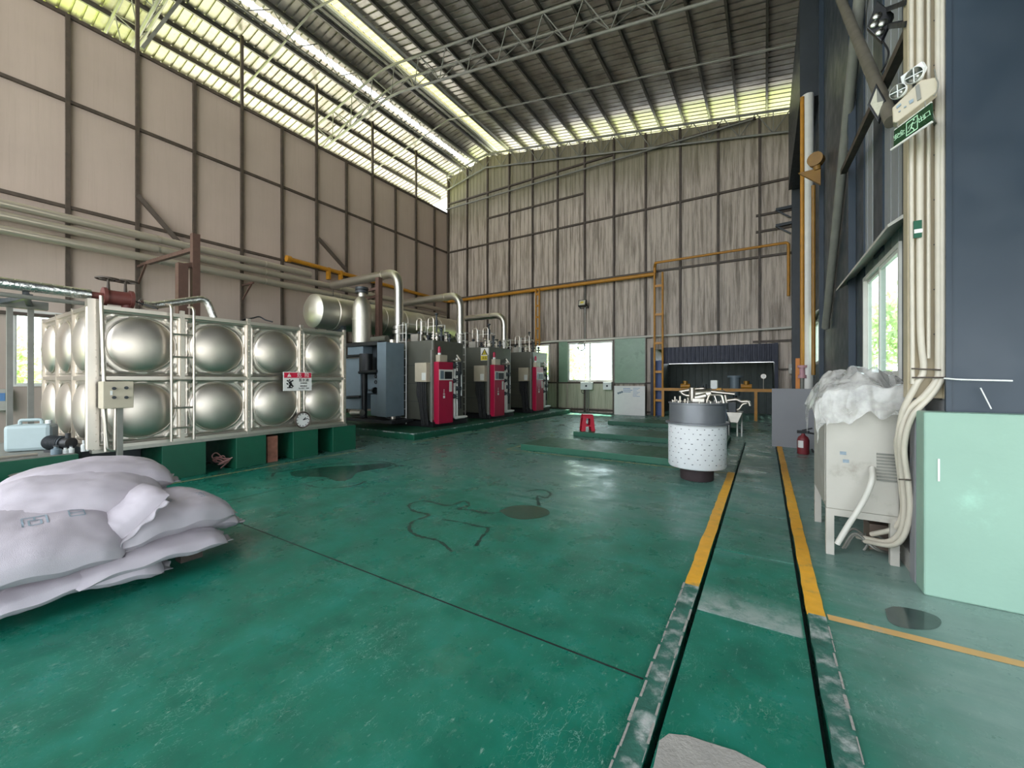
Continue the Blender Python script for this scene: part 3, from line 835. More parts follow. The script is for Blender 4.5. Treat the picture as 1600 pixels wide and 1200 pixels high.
for wx, wy in ((169, 436), (196, 440)):
    w = pt(wx, wy, X=-8.4)
    MB().lathe([(.012, p.z-w.z), (.05, p.z-w.z+.03), (.022, p.z-w.z+.12), (.014, 0)], (w.x, w.y, w.z), n=10).build('stem', M['steel_dark'], vl)
    h = MB().torus((w.x, w.y, w.z), .135, .013, 'z', 24, 6)
    for k in range(5):
        an = 2*PI*k/5; h.cyl((w.x, w.y, w.z), (w.x+.13*math.cos(an), w.y+.13*math.sin(an), w.z), .009, n=6)
    h.build('handwheel', M['steel_dark'], vl)
MB().bar((-8.38, p.y+.2, p.z-.02), (-8.2, p.y+.42, p.z-.12), .04, .02).build('lever', M['rubber'], vl)
# pipe rack by the left window
rk = thing('pipe_rack', 'blue grey steel rack carrying pipes in front of the left window', 'rack', (-9.6, 1.0, 0))
for px_, yy in ((15, 480), (48, 478)):
    p = pt(px_, yy, X=-9.6)
    MB().box(-9.63, -9.57, p.y-.03, p.y+.03, .575, p.z).build('post', M['steel_grey'], rk)
p = pt(60, 478, X=-9.6)
MB().box(-9.66, -9.54, -.8, 1.5, p.z-.06, p.z+.06).build('crossbeam', M['steel_grey'], rk)
MB().bar((-9.6, pt(46, 450, X=-9.6).y, p.z), (-8.4, pt(40, 455, X=-8.4).y, 2.76), .06).build('bracket', M['machine_dark'], rk)
MB().bar((-9.6, pt(0, 490, X=-9.6).y, p.z), (-8.38, pt(46, 448, X=-8.4).y, 2.72), .06).build('bracket', M['machine_dark'], rk)
bx_ = thing('switch_panel', 'grey wall panel box under the left window', 'switch box', (XL+.1, 1.6, 1.0))
a, b = pt(-14, 608, X=XL+.13), pt(17, 641, X=XL+.13)
MB().box(XL+.03, XL+.2, a.y, b.y, b.z, a.z).build('enclosure', M['cab'], bx_, bevel=.01)
MB().box(XL+.2, XL+.21, a.y+.1, b.y-.1, a.z-.3, a.z-.1).build('label_plate', M['print_blue'], bx_)
# warning sign on the tank: red header, pictogram, words
sg = thing('warning_sign', 'white warning sign with a red danger header hung on the tank', 'sign', (-7.85, 4.7, 1.5))
a, b = pt(443, 581, X=-7.84), pt(487, 610, X=-7.84)
y0, y1, z0, z1 = a.y, b.y, b.z, a.z
MB().box(-7.86, -7.84, y0, y1, z0, z1).build('plate', M['sign_white'], sg)
hz = z1-(z1-z0)*.31
MB().box(-7.839, -7.836, y0+.012, y1-.012, hz, z1-.012).build('header', M['sign_red'], sg)
def onsign(yc, zc): return frame_M((-7.834, yc, zc), (0, 1, 0), (0, 0, 1))
W = y1-y0; H = z1-z0
text_mesh('header_text', '危  险', H*.27, M['sign_white'], sg, onsign(y0+W*.68, hz+(z1-hz)*.45))
tr_ = MB().prism([(-7.835, y0+W*.12, hz+.02), (-7.835, y0+W*.26, hz+.02), (-7.835, y0+W*.19, z1-.025)], (.002, 0, 0)); tr_.build('triangle', M['sign_white'], sg)
text_mesh('mark', '!', H*.2, M['sign_red'], sg, frame_M((-7.832, y0+W*.19, hz+(z1-hz)*.42), (0, 1, 0), (0, 0, 1)))
text_mesh('words', '蓄水池', H*.19, M['print_black'], sg, onsign(y0+W*.7, z0+H*.56))
text_mesh('words', '水深危险', H*.1, M['print_black'], sg, onsign(y0+W*.7, z0+H*.40))
text_mesh('words', '请勿靠近', H*.1, M['print_black'], sg, onsign(y0+W*.7, z0+H*.24))
text_mesh('words', '当心落水，危险', H*.085, M['print_black'], sg, onsign(y0+W*.7, z0+H*.12))
pic = MB(); fy = lambda u: y0+W*u; fz = lambda v: z0+H*v
def limb(u0, v0, u1, v1, w): pic.bar((-7.836, fy(u0), fz(v0)), (-7.836, fy(u1), fz(v1)), w, .004, up=(1, 0, 0))
pic.cyl((-7.838, fy(.2), fz(.57)), (-7.833, fy(.2), fz(.57)), H*.045, n=14)
limb(.2, .5, .26, .3, .05); limb(.17, .5, .11, .56, .025); limb(.24, .48, .33, .56, .025); limb(.26, .32, .18, .26, .03); limb(.18, .26, .24, .2, .03); limb(.26, .32, .33, .22, .03); limb(.12, .17, .3, .17, .02); limb(.1, .4, .16, .34, .025)
pic.build('pictogram', M['print_black'], sg)
for yy in (y0+.12, y1-.12):
    MB().cyl((-7.86, yy, z1-.05), (TX+.03, yy, z1-.05), .008, n=6).build('tie', M['steel_dark'], sg)
# wall clock resting on the tank's bottom flange
ck = thing('wall_clock', 'round wall clock with a dark rim standing on the tank flange', 'clock', (-7.9, 4.8, .6))
c = pt(472, 656, X=-7.93); R_ = 12.5/F*(c.xy.dot(Vector((-SN, CS))))
MB().lathe([(R_*.86, .0), (R_*1.0, .0), (R_*1.05, .03), (R_*.97, .055), (R_*.88, .045), (R_*.86, .03)], (c.x, c.y, c.z), 'x', 36).build('rim', M['steel_dark'], ck)
MB().cyl((c.x+.005, c.y, c.z), (c.x+.03, c.y, c.z), R_*.9, n=36).build('dial', M['sign_white'], ck)
mk_ = MB()
for k in range(12):
    an = 2*PI*k/12; d = Vector((0, math.sin(an), math.cos(an)))
    mk_.bar(Vector((c.x+.032, c.y, c.z))+d*R_*.68, Vector((c.x+.032, c.y, c.z))+d*R_*.82, .014, .004, up=(1, 0, 0))
mk_.build('hour_marks', M['print_black'], ck)
for an, l, nm in ((.9, .45, 'hour_hand'), (1.35, .68, 'minute_hand')):
    d = Vector((0, math.sin(an), math.cos(an)))
    MB().bar((c.x+.036, c.y, c.z), Vector((c.x+.036, c.y, c.z))+d*R_*l, .014, .004, up=(1, 0, 0)).build(nm, M['print_black'], ck)
# loose wire on the tank top
cw = MB().tube(spline([pt(378, 500, X=-8.3), pt(395, 497, X=-8.4), pt(405, 495, X=-8.4), pt(415, 500, X=-8.3), pt(426, 503, X=-8.2)]), .014, 6)
tag(cw.build('cable_scrap', M['rubber']), 'short dark cable lying on the tank top', 'cable')
# ================================================================ silver mains along the left wall
PXW = -15.75
for k, (py, lab) in enumerate(((317, 'uppermost of the three silver pipes along the left wall'), (336, 'middle one of the three silver pipes along the left wall'), (358, 'lowest of the three silver pipes along the left wall'))):
    z = pt(0, py, X=PXW).z
    root = thing('steam_main', lab, 'pipe', (PXW, -2, z), group='silver pipes along the left wall')
    yend = (9.6, 17.8, 17.8)[k]
    MB().cyl((PXW, -4, z), (PXW, yend, z), .115, n=28).build('lagging', M['main'], root)
    for q in range(6):
        yy = -1.5+q*3.1
        if yy < yend: MB().cyl((PXW, yy, z), (PXW, yy+.05, z), .119, n=20).build('band', M['stainless'], root)
zl = pt(0, 358, X=PXW).z-.16
for k in range(6):
    yy = 1.47+1.46*2*k-.0
    s_ = MB().bar((XL+.12, yy, zl-.03), (PXW+.25, yy, zl-.03), .06).bar((XL+.12, yy, zl-.55), (PXW+.1, yy, zl-.06), .05)
    tag(s_.build('pipe_bracket', M['brown_post']), 'rusty steel bracket fixed to the left wall under the silver pipes', 'bracket', 'brackets under the silver pipes')
ps = thing('pipe_support', 'rusty brown steel post with a diagonal brace rising behind the tank', 'pipe support', (-13.5, 5.0, 0))
for px_, t_, b_, w in ((305, 366, 500, .16), (284, 412, 500, .2)):
    p, q_ = pt(px_, t_, X=-12.2), pt(px_, b_, X=-12.2)
    MB().box(-12.2-w/2, -12.2+w/2, p.y-w/2, p.y+w/2, 0, p.z).build('post', M['brown_post'], ps)
p, q_ = pt(284, 416, X=-12.2), pt(305, 414, X=-12.2)
MB().bar((-12.2, p.y, p.z), (-12.2, q_.y, q_.z), .12).build('arm', M['brown_post'], ps)
MB().bar((-12.2, q_.y, q_.z+.4), (PXW+.32, q_.y, zl-.05), .1).build('arm', M['brown_post'], ps)
for k, (a, b, lab) in enumerate((((215, 305), (300, 402), 'dark diagonal brace on the left wall above the ladder end of the tank'), ((497, 372), (541, 422), 'dark diagonal brace on the left wall above the silver duct'))):
    p, q_ = pt(*a, X=XL+.15), pt(*b, X=XL+.4)
    tag(MB().bar(p, q_, .12).build('wall_brace', M['steel_dark']), lab, 'brace', 'diagonal braces on the left wall')
# ================================================================ boiler pad and boilers
PAD = .18
pad = tag(MB().box(-15.2, -7.8, 7.6, 17.6, 0, PAD).build('boiler_plinth', M['green_paint'], bevel=.01), 'long low green plinth carrying the row of boilers', 'plinth')
MB().box(-11.5, -7.79, 7.585, 7.6, PAD-.03, PAD+.004).box(-7.8, -7.785, 7.6, 17.6, PAD-.03, PAD+.004).build('edge_strip', M['kerb_worn'], pad)
def boiler_base(label, X, Y, sign, seed):
    """local frame: x towards the aisle (0 = front face), y along the row (0 = near face), z from the plinth"""
    r = random.Random(seed)
    root = thing('steam_boiler', label, 'boiler', (X, Y, PAD), group='grey boilers on the green plinth')
    B = lambda: MB()
    D, Wd, H = 1.75, 1.45, 2.6
    B().box(-D-.1, .05, -.06, Wd+.1, 0, .16).build('skid', M['black'], root, local=True)
    def rbox(x0, x1, y0, y1, z0, z1, rr):
        P = []
        for cx, cy, a0 in ((x1-.06, y1-.06, 0), (x0+rr, y1-rr, 90), (x0+rr, y0+rr, 180), (x1-.06, y0+.06, 270)):
            q = .06 if cx == x1-.06 else rr
            P += [(cx+q*math.cos(math.radians(a0+15*k)), cy+q*math.sin(math.radians(a0+15*k)), z0) for k in range(7)]
        return B().prism(P, (0, 0, z1-z0))
    c = rbox(-D, 0, 0, Wd, .2, H, .32)
    c.build('casing', M['boiler_grey'], root, bevel=.012, local=True)
    for z in (.75, 1.3, 1.85): B().box(-D+.34, -.3, -.004, .0, z-.006, z+.006).build('casing_seam', M['machine_dark'], root, local=True)
    # red front console with a pale display band, lamp and top box
    rc = B().box(0, .2, .03, .68, .1, 1.95).build('front_console', M['red'], root, bevel=.012, local=True)
    B().box(.2, .21, .05, .66, 1.4, 1.72).build('display_band', M['white_paint'], rc, local=True)
    B().box(.21, .222, .28, .6, 1.44, 1.66).build('screen', M['black'], rc, local=True)
    B().box(.21, .216, .1, .24, 1.44, 1.68).build('gauge_plate', M['machine_blue'], rc, local=True)
    B().box(.2, .206, .5, .62, 1.05, 1.36).build('notice', M['paper'], rc, local=True)
    t = B().box(.201, .204, .22, .3, .86, .94).box(.201, .204, .22, .3, .97, 1.0)
    for q in range(3): t.box(.201, .204, .245, .275, 1.02+.04*q, 1.045+.04*q)
    t.build('printed_mark', M['sign_white'], rc, local=True)
    tb = B().box(-.02, .16, .12, .46, 1.95, 2.16).build('top_box', M['beige'], root, bevel=.01, local=True)
    B().cyl((.07, .2, 2.16), (.07, .2, 2.22), .05, n=14).build('lamp_socket', M['white_plastic'], tb, local=True)
    B().lathe([(.05, 2.22), (.05, 2.36), (.03, 2.41), (.0, 2.42)], (.07, .2, 0), n=14).build('warning_lamp', M['red'], tb, local=True)
    # beige starter box on the near face with hoses below
    sb = B().box(-.55, -.08, -.2, 0, 1.35, 1.92).build('starter_box', M['beige'], root, bevel=.012, local=True)
    B().box(-.26, -.1, -.206, -.2, 1.4, 1.62).build('notice', M['paper'], sb, local=True)
    for k, (x0, x1) in enumerate(((-.5, -.3), (-.44, -.36), (-.36, -.3), (-.28, -.2), (-.2, -.14))):
        hp = spline([(x0, -.1, 1.35), (x0+.03, -.14, .95), (x1, -.13, .5), (x1+.02, -.08, .06)])
        B().tube(hp, .045 if k < 3 else .03, 8).build('flexible_hose', M['rubber'], root, local=True)
    B().box(-.07, .0, -.04, 0, .1, 2.3).build('corner_strip', M['steel_grey'], root, local=True)
    # feed pipes and valves on the aisle side
    for (yy, rr, zt) in ((.82, .05, 1.75), (.95, .035, 2.1)):
        B().tube(fillet([(.12, yy, zt), (.12, yy, .22), (.12, yy+.5, .22)], .1), rr, 12).build('feed_pipe', M['white_paint'], root, local=True)
    for k in range(5):
        z = .9+.24*k; yy = .78+.13*(k % 2)
        v = B().ball((.14, yy, z), .075, 8).cyl((.14, yy, z), (.28, yy, z), .02, n=8)
        vo = v.build('valve', M['machine_dark'], root, local=True)
        B().torus((.28, yy, z), .07, .012, 'x', 16, 6).build('handwheel', M['machine_dark'], vo, local=True)
    B().cyl((.05, 1.15, .5), (.05, 1.15, 2.0), .07, n=14).build('level_column', M['black'], root, local=True)
    B().cyl((.14, 1.15, .9), (.14, 1.15, 1.6), .018, n=8).build('gauge_glass', M['white_plastic'], root, local=True)
    B().tube(fillet([(.02, .8, 2.0), (.16, .8, 2.0), (.16, 1.1, 2.0), (.0, 1.1, 2.2)], .06), .03, 8).build('gauge_pipe', M['stainless'], root, local=True)
    # ladder and rail frame rising up the near face
    lf = B()
    for x in (-1.38, -1.02): lf.tube([(x, -.1, .05), (x, -.1, H+.55)], .018, 8)
    for k in range(12): lf.cyl((-1.38, -.1, .25+.26*k), (-1.02, -.1, .25+.26*k), .01, n=6)
    lf.build('ladder', M['white_paint'], root, local=True)
    g = B()
    for x, y in ((-1.38, .1), (-.6, .1), (-1.38, 1.2), (-.6, 1.2)): g.tube([(x, y, H), (x, y, H+.62)], .016, 8)
    for z in (H+.3, H+.62):
        g.tube([(-1.38, .1, z), (-1.38, 1.2, z), (-.6, 1.2, z), (-.6, .1, z)], .014, 6)
    g.build('top_rail', M['white_paint'], root, local=True)
    # fittings on the roof
    for k in range(7):
        x, y = -.2-r.random()*1.2, .15+r.random()*1.0; h = .12+r.random()*.28
        f = B().cyl((x, y, H), (x, y, H+h), .035, n=10).cyl((x, y, H+h*.5), (x, y, H+h*.5+.04), .085, n=12).ball((x, y, H+h+.04), .06, 8)
        fo = f.build('roof_valve', M['machine_dark'] if k % 3 else M['stainless'], root, local=True)
        if k % 2: B().torus((x, y, H+h+.11), .08, .012, 'z', 16, 6).build('handwheel', M['machine_dark'], fo, local=True)
    for k in range(2):
        x, y = -.35-.5*k, .4
        B().tube(fillet([(x, y, H), (x, y, H+.75), (x-.22, y, H+.75), (x-.22, y, H+.4)], .1), .018, 8).build('vent_loop', M['stainless'], root, local=True)
    sv = B().cyl((-.55, .75, H), (-.55, .75, H+.9), .025, n=8).cyl((-.55, .75, H+.55), (-.55, .75, H+.72), .05, n=10).lathe([(.0, .86), (.06, .9), (.06, .93), (0, .96)], (-.55, .75, H), n=12)
    sv.build('safety_valve', M['machine_dark'], root, local=True)
    B().box(-.95, -.65, .02, .25, H, H+.22).build('junction_box', M['stainless_dull'], root, local=True)
    return root
BX = -8.35
by = (8.9, 11.8, 14.9)
bl = ['grey steam boiler with red console standing nearest to the tank', 'grey steam boiler with a yellow warning sign, middle of the three', 'grey steam boiler with red console nearest the rear window']
boilers = [boiler_base(bl[0], BX, by[0], 1, 3)]
for k in (1, 2):
    c = copy_tree(boilers[0]); c.location = (BX, by[k], PAD); c['label'] = bl[k]; boilers.append(c)
ws = thing('warning_plate', 'white and yellow hot surface warning plate on the middle boiler', 'sign', (BX-.4, by[1]-.02, PAD+1.98))
a, b = pt(751, 544, Y=by[1]-.02), pt(763, 563, Y=by[1]-.02)
MB().box(a.x, b.x, by[1]-.015, by[1]-.002, b.z, a.z).build('plate', M['sign_white'], ws)
zz = b.z+(a.z-b.z)*.38
MB().box(a.x+.01, b.x-.01, by[1]-.018, by[1]-.0155, b.z+.012, zz).build('caption_field', M['sign_yellow'], ws)
xm = (a.x+b.x)/2; hw = (b.x-a.x)*.42
def tri(s, d): return [(xm-hw*s, d, zz+.03+(1-s)*.03), (xm+hw*s, d, zz+.03+(1-s)*.03), (xm, d, zz+.03+(a.z-zz-.05)*(.5+.5*s))]
MB().prism(tri(1, by[1]-.018), (0, .002, 0)).build('triangle_border', M['print_black'], ws)
MB().prism(tri(.62, by[1]-.0205), (0, .002, 0)).build('triangle', M['sign_yellow'], ws)
fm = frame_M((xm, by[1]-.0215, (b.z+zz)/2), (1, 0, 0), (0, 0, 1))
text_mesh('caption', '高温', (zz-b.z)*.6, M['print_black'], ws, fm)
pm = MB()
for q in (-.25, 0, .25): pm.tube(spline([(xm+hw*q, by[1]-.022, zz+.06), (xm+hw*(q+.08), by[1]-.022, zz+.1), (xm+hw*(q-.06), by[1]-.022, zz+.14), (xm+hw*q, by[1]-.022, zz+.18)], 4), .006, 5)
pm.build('heat_waves', M['print_black'], ws)
# ---- feed-water machine behind the tank: blue grey cabinets, black drum, flue
MXX, MYY = -11.0, 8.0
fw = thing('feed_water_unit', 'blue grey feed water unit with black pipework standing between tank and boilers', 'machine', (MXX, MYY, PAD))
def fwbox(x0, x1, ytop, ybot, d0, d1, name, mat, bev=.012, n=None):
    a, b = pt(x0, ytop, Y=MYY+d0), pt(x1, ybot, Y=MYY+d0)
    return MB().box(a.x, b.x, MYY+d0, MYY+d1, b.z, a.z).build(name, mat, fw, bevel=bev)
fwbox(536, 612, 652, 663, -.1, .75, 'skid', M['black'])
fwbox(538.5, 563, 560, 640, .1, 1.0, 'tank_cabinet', M['machine_blue'])
fwbox(543, 567, 538, 555, .15, 1.0, 'upper_cabinet', M['machine_blue'])
fwbox(541, 591, 536.5, 539, .1, 1.1, 'top_plate', M['black'])
fwbox(567, 588, 540, 580, .5, 1.1, 'back_frame', M['machine_dark'])
fwbox(589, 603, 535, 652, .0, .7, 'side_panel', M['machine_blue'])
fwbox(574, 590, 585, 615, .3, .8, 'pump_panel', M['machine_blue'])
fwbox(579, 590, 616, 650, .3, .8, 'lower_panel', M['machine_blue'])
fwbox(603, 610, 540, 655, .3, .7, 'rear_frame', M['machine_dark'])
def fwp(x, y, d): return pt(x, y, Y=MYY+d)
p, q_ = fwp(572, 553, .1), fwp(572, 580, .1)
MB().cyl(p, q_, .2, n=20).build('black_drum', M['black'], fw)
p, q_ = fwp(568, 580, .25), fwp(568, 655, .25)
MB().cyl(p, q_, .11, n=16).build('downpipe', M['black'], fw)
for (x0, y0, x1, y1) in ((538, 557, 563, 556), (561, 582, 589, 580), (539, 621, 563, 620)):
    MB().cyl(fwp(x0, y0, -.02), fwp(x1, y1, -.02), .045, n=10).build('cross_pipe', M['black'], fw)
MB().lathe([(.03, -.25), (.03, -.12), (.1, -.02), (.1, .04)], tuple(fwp(585, 610, .2)), 'x', 16).build('horn_valve', M['machine_dark'], fw)
for y in (588, 597): MB().torus(tuple(fwp(587, y, .28)), .05, .012, 'y', 16, 6).build('gauge', M['black'], fw)
p, q_ = fwp(550, 645, .05), fwp(566, 645, .05)
MB().cyl(p, q_, .1, n=16).build('motor', M['stainless_dull'], fw)
p, q_ = fwp(613, 531, .4), fwp(613, 655, .4)
MB().cyl(p, q_, .09, n=16).build('water_pipe', M['stainless'], fw)
p, q_ = fwp(605, 529, .4), fwp(582, 531, .4)
MB().cyl(p, q_, .1, n=16).build('header_pipe', M['boiler_grey'], fw)
# ---- vertical lagged flue and the long silver duct
fl_ = pt(565.5, 536, Y=MYY+.42)
flue = thing('lagged_flue', 'upright silver lagged flue with a domed shoulder above the feed unit', 'flue', tuple(fl_))
MB().lathe([(.0, 0), (.29, 0), (.29, .72), (.305, .72), (.305, .78), (.285, .78), (.285, 1.12), (.24, 1.32), (.15, 1.45), (.12, 1.48), (.12, 1.6), (.0, 1.6)], tuple(fl_), n=28).build('lagging', M['duct'], flue)
MB().cyl(fl_+Vector((0, 0, 1.6)), fl_+Vector((0, 0, 1.68)), .2, n=18).cyl(fl_+Vector((0, 0, 1.7)), fl_+Vector((0, 0, 1.78)), .2, n=18).build('flange', M['machine_dark'], flue)
DXX, DZZ = -12.0, 3.76
duct = thing('silver_duct', 'long fat silver duct lying above and behind the boilers', 'duct', (DXX, 7.35, DZZ))
MB().lathe([(.0, -.1), (.25, -.08), (.42, -.03), (.53, .05), (.54, .1), (.54, 6.9), (.5, 7.0), (0, 7.05)], (DXX, 7.35, DZZ), 'y', 40).build('shell', M['duct'], duct)
for k in range(7): MB().lathe([(.541, 0), (.553, .01), (.553, .05), (.541, .06)], (DXX, 8.0+.95*k, DZZ), 'y', 40).build('band', M['stainless'], duct)
for y in (8.2, 10.6, 13.2):
    MB().box(DXX-.45, DXX+.45, y-.05, y+.05, DZZ-.75, DZZ-.42).box(DXX-.45, DXX-.35, y-.05, y+.05, PAD, DZZ-.7).box(DXX+.35, DXX+.45, y-.05, y+.05, PAD, DZZ-.7).build('support_frame', M['machine_dark'], duct)
# ---- red brown column between flue and first steam pipe, with arms to the pipes
a = pt(592, 434, Y=8.9); b = pt(592, 530, Y=8.9)
sp = thing('steel_stanchion', 'dark red steel stanchion rising between the flue and the first boiler', 'post', (a.x, a.y, PAD))
MB().box(a.x-.08, a.x+.08, a.y-.08, a.y+.08, PAD, a.z).build('post', M['brown_post'], sp)
for yy in (452, 464):
    c = pt(568, yy+4, Y=8.9); d = pt(592, yy-2, Y=8.9)
    MB().bar(c, d, .08).build('arm', M['brown_post'], sp)
# ---- steam pipes looping from each boiler to the mains
for k, (top, vx, hx, lab) in enumerate(((418, 623, 520, 'tallest of the three silver looped steam pipes, over the first boiler'), (455, 719.5, 628, 'silver looped steam pipe over the middle boiler'), (487, 788, 728, 'silver looped steam pipe over the rearmost boiler'))):
    Yp = by[k]+.75
    t0 = pt(vx, top, Y=Yp); xw = pt(hx, top, Y=Yp).x
    r = (.155, .15, .14)[k]
    root = thing('steam_pipe', lab, 'pipe', (t0.x, Yp, PAD+2.6), group='looped steam pipes above the boilers')
    path = fillet([(t0.x, Yp, PAD+2.62), (t0.x, Yp, t0.z-r), (xw, Yp, t0.z-r)], .55, 8)
    MB().tube(path, r, 18).build('lagging', M['lagging'], root)
    MB().cyl((t0.x, Yp, PAD+2.98), (t0.x, Yp, PAD+3.1), r+.06, n=18).cyl((t0.x, Yp, PAD+3.14), (t0.x, Yp, PAD+3.24), r+.06, n=18).build('flange', M['stainless_dull'], root)
    MB().tube([(t0.x-.75, Yp, t0.z-r), (t0.x-.8, Yp, t0.z-r)], r+.02, 18).build('band', M['stainless'], root)
    MB().cyl((t0.x, Yp, PAD+2.61), (t0.x, Yp, PAD+2.9), .08, n=12).build('stop_valve', M['machine_dark'], root)
    MB().torus((t0.x+.28, Yp, PAD+2.85), .14, .015, 'x', 20, 6).cyl((t0.x, Yp, PAD+2.85), (t0.x+.28, Yp, PAD+2.85), .02, n=8).build('handwheel', M['machine_dark'], root)
    if k < 2:
        MB().cyl((xw+.03, Yp, t0.z-2*r), (xw+.03, Yp, PAD+2.0 if k else t0.z-1.6), .02, n=8).build('hanger', M['steel_dark'], root)
# short blue grey return pipes behind boilers
for k, lab in enumerate(('small silver return pipe dropping behind the first boiler', 'small silver return pipe dropping behind the middle boiler')):
    o = MB().tube(fillet([(-10.6, by[k]+2.1, PAD), (-10.6, by[k]+2.1, 3.2), (-11.4, by[k]+2.1, 3.2)], .25), .07, 12).build('return_pipe', M['lagging'])
    tag(o, lab, 'pipe')
# ---- gas main: yellow pipe along left and rear walls
z_ = pt(700.6, 463, X=XL+.3, Y=None).z
gm = thing('gas_main', 'yellow gas pipe running along the left and rear walls above the boilers', 'gas pipe', (XL+.3, 13, z_))
pa = pt(452, 399, X=XL+.3)
MB().tube(fillet([(XL+.3, pa.y, pa.z-.15), (XL+.3, YR-.35, pa.z-.3), (pt(1023, 415, Y=YR-.35).x, YR-.35, pa.z-.3)], .25), .085, 14).build('pipe_run', M['yellow'], gm)
MB().cyl((XL+.3, pa.y-.12, pa.z-.15), (XL+.3, pa.y+.05, pa.z-.15), .13, n=16).build('end_cap', M['yellow'], gm)
for k, y in enumerate((pa.y+1.7, pa.y+2.3)):
    MB().box(XL+.2, XL+.4, y-.05, y+.05, pa.z-.6, pa.z-.1).build('bracket', M['yellow'], gm)
gx = pt(1023, 415, Y=YR-.35).x; gz = pa.z-.3
MB().tube(fillet([(gx, YR-.35, gz), (gx, YR-.35, gz+.35), (gx+.1, YR-.6, gz+.42)], .12), .06, 12).build('riser', M['yellow'], gm)
e = pt(1232, 379, Y=YR-.6)
MB().tube(fillet([(gx+.1, YR-.6, gz+.42), (e.x, YR-.6, gz+.45), (e.x, YR-.6, gz-1.55)], .12), .05, 12).build('branch_pipe', M['yellow'], gm)
yd = []
for (px_, top, bot, lab, wd) in ((840, 447, 541, 'yellow double drop pipe beside the rearmost boiler', .2), (1029, 420, 655, 'yellow ladder-like pipe frame at the left of the booth', .34)):
    p = pt(px_, top, Y=YR-.45); q_ = pt(px_, bot, Y=YR-.45)
    root = thing('gas_drop', lab, 'pipe', (p.x, YR-.45, max(0, q_.z)))
    z0 = max(0.0, q_.z) if bot < 600 else 0.0
    for s_ in (-1, 1): MB().tube([(p.x+s_*wd/2, YR-.45, z0), (p.x+s_*wd/2, YR-.45, gz+.02)], .045, 10).build('upright', M['yellow'], root)
    for q in range(5):
        zz = z0+(gz-z0)*(q+.55)/5
        MB().box(p.x-wd/2, p.x+wd/2, YR-.48, YR-.42, zz-.05, zz+.05).build('crosspiece', M['yellow'], root)
# rear-left lamp conduit and window cable come with the rear wall
# ================================================================ rear wall fittings
RF = YR-.14
# long pale conduit pipe
a = pt(872, 533, Y=RF-.05); b = pt(1248, 511, Y=RF-.05)
cd = MB().tube(spline([(a.x-1.2, RF-.05, a.z), (a.x, RF-.05, a.z), ((a.x+b.x)/2, RF-.05, (a.z+b.z)/2-.03), (b.x-.3, RF-.05, b.z), (b.x, RF-.05, b.z)]), .05, 10)
tag(cd.build('air_pipe', M['pvc']), 'long pale pipe running along the rear wall above the booth', 'pipe')
# flood lamp on its conduit
fp_ = pt(910, 474, Y=RF-.25)
fl2 = thing('floodlight', 'small yellowish floodlight on the rear wall above the window', 'floodlight', (fp_.x, RF-.2, fp_.z))
Mt = Matrix.Translation(fp_) @ Matrix.Rotation(-.35, 4, 'X')
MB().box(-.19, .19, -.06, .06, -.16, .16, Mt).build('housing', M['black'], fl2)
MB().box(-.16, .16, -.066, -.06, -.12, .13, Mt).build('led_face', M['lamp_cream'], fl2)
MB().box(-.08, .08, -.069, -.066, -.03, .06, Mt).build('led_array', M['sign_yellow'], fl2)
MB().bar(fp_+Vector((-.2, .0, -.05)), fp_+Vector((-.2, .25, -.2)), .03).bar(fp_+Vector((.2, .0, -.05)), fp_+Vector((.2, .25, -.2)), .03).bar(fp_+Vector((-.2, .24, -.2)), fp_+Vector((.2, .24, -.2)), .03).build('bracket', M['black'], fl2)
cz = pt(912, 597, Y=RF-.03).z
MB().cyl((fp_.x+.05, RF-.04, cz), (fp_.x+.05, RF-.04, fp_.z-.15), .02, n=8).build('conduit', M['pvc'], fl2)
MB().cyl((fp_.x+.05, RF-.04, fp_.z+.2), (fp_.x+.05, RF-.04, pt(914, 435, Y=RF).z), .02, n=8).build('conduit', M['steel_grey'], fl2)
lc = pt(908, 541, Y=RF-.1)
cl = MB()
for k in range(3): cl.torus((lc.x+.02*k, RF-.1-.02*k, lc.z-.03*k), .2-.02*k, .012, 'y', 24, 6)
tag(cl.build('cable_coil', M['machine_dark']), 'coil of dark cable hanging in front of the rear window', 'cable')
for k, (px0, px1, lab) in enumerate(((909, 927, 'pale green switch box under the rear window, with the coiled cable below'), (944, 957, 'smaller pale switch box under the right end of the rear window'))):
    a, b = pt(px0, 597, Y=RF), pt(px1, 609, Y=RF)
    root = thing('wall_switch_box', lab, 'switch box', ((a.x+b.x)/2, RF, b.z))
    MB().box(a.x, b.x, RF-.18, RF+.02, b.z, a.z).build('enclosure', M['white_plastic'], root, bevel=.015)
    MB().cyl(((a.x+b.x)/2, RF-.19, (a.z+b.z)/2), ((a.x+b.x)/2, RF-.18, (a.z+b.z)/2), .05, n=12).build('socket', M['machine_dark'], root)
    if k == 0:
        for dx in (-.05, .06): MB().cyl(((a.x+b.x)/2+dx, RF-.05, .0), ((a.x+b.x)/2+dx, RF-.05, b.z), .025, n=8).build('conduit', M['steel_grey'], root)
        MB().torus((a.x+.12, RF-.1, b.z-.08), .1, .012, 'y', 20, 6).build('cable_loop', M['rubber'], root)
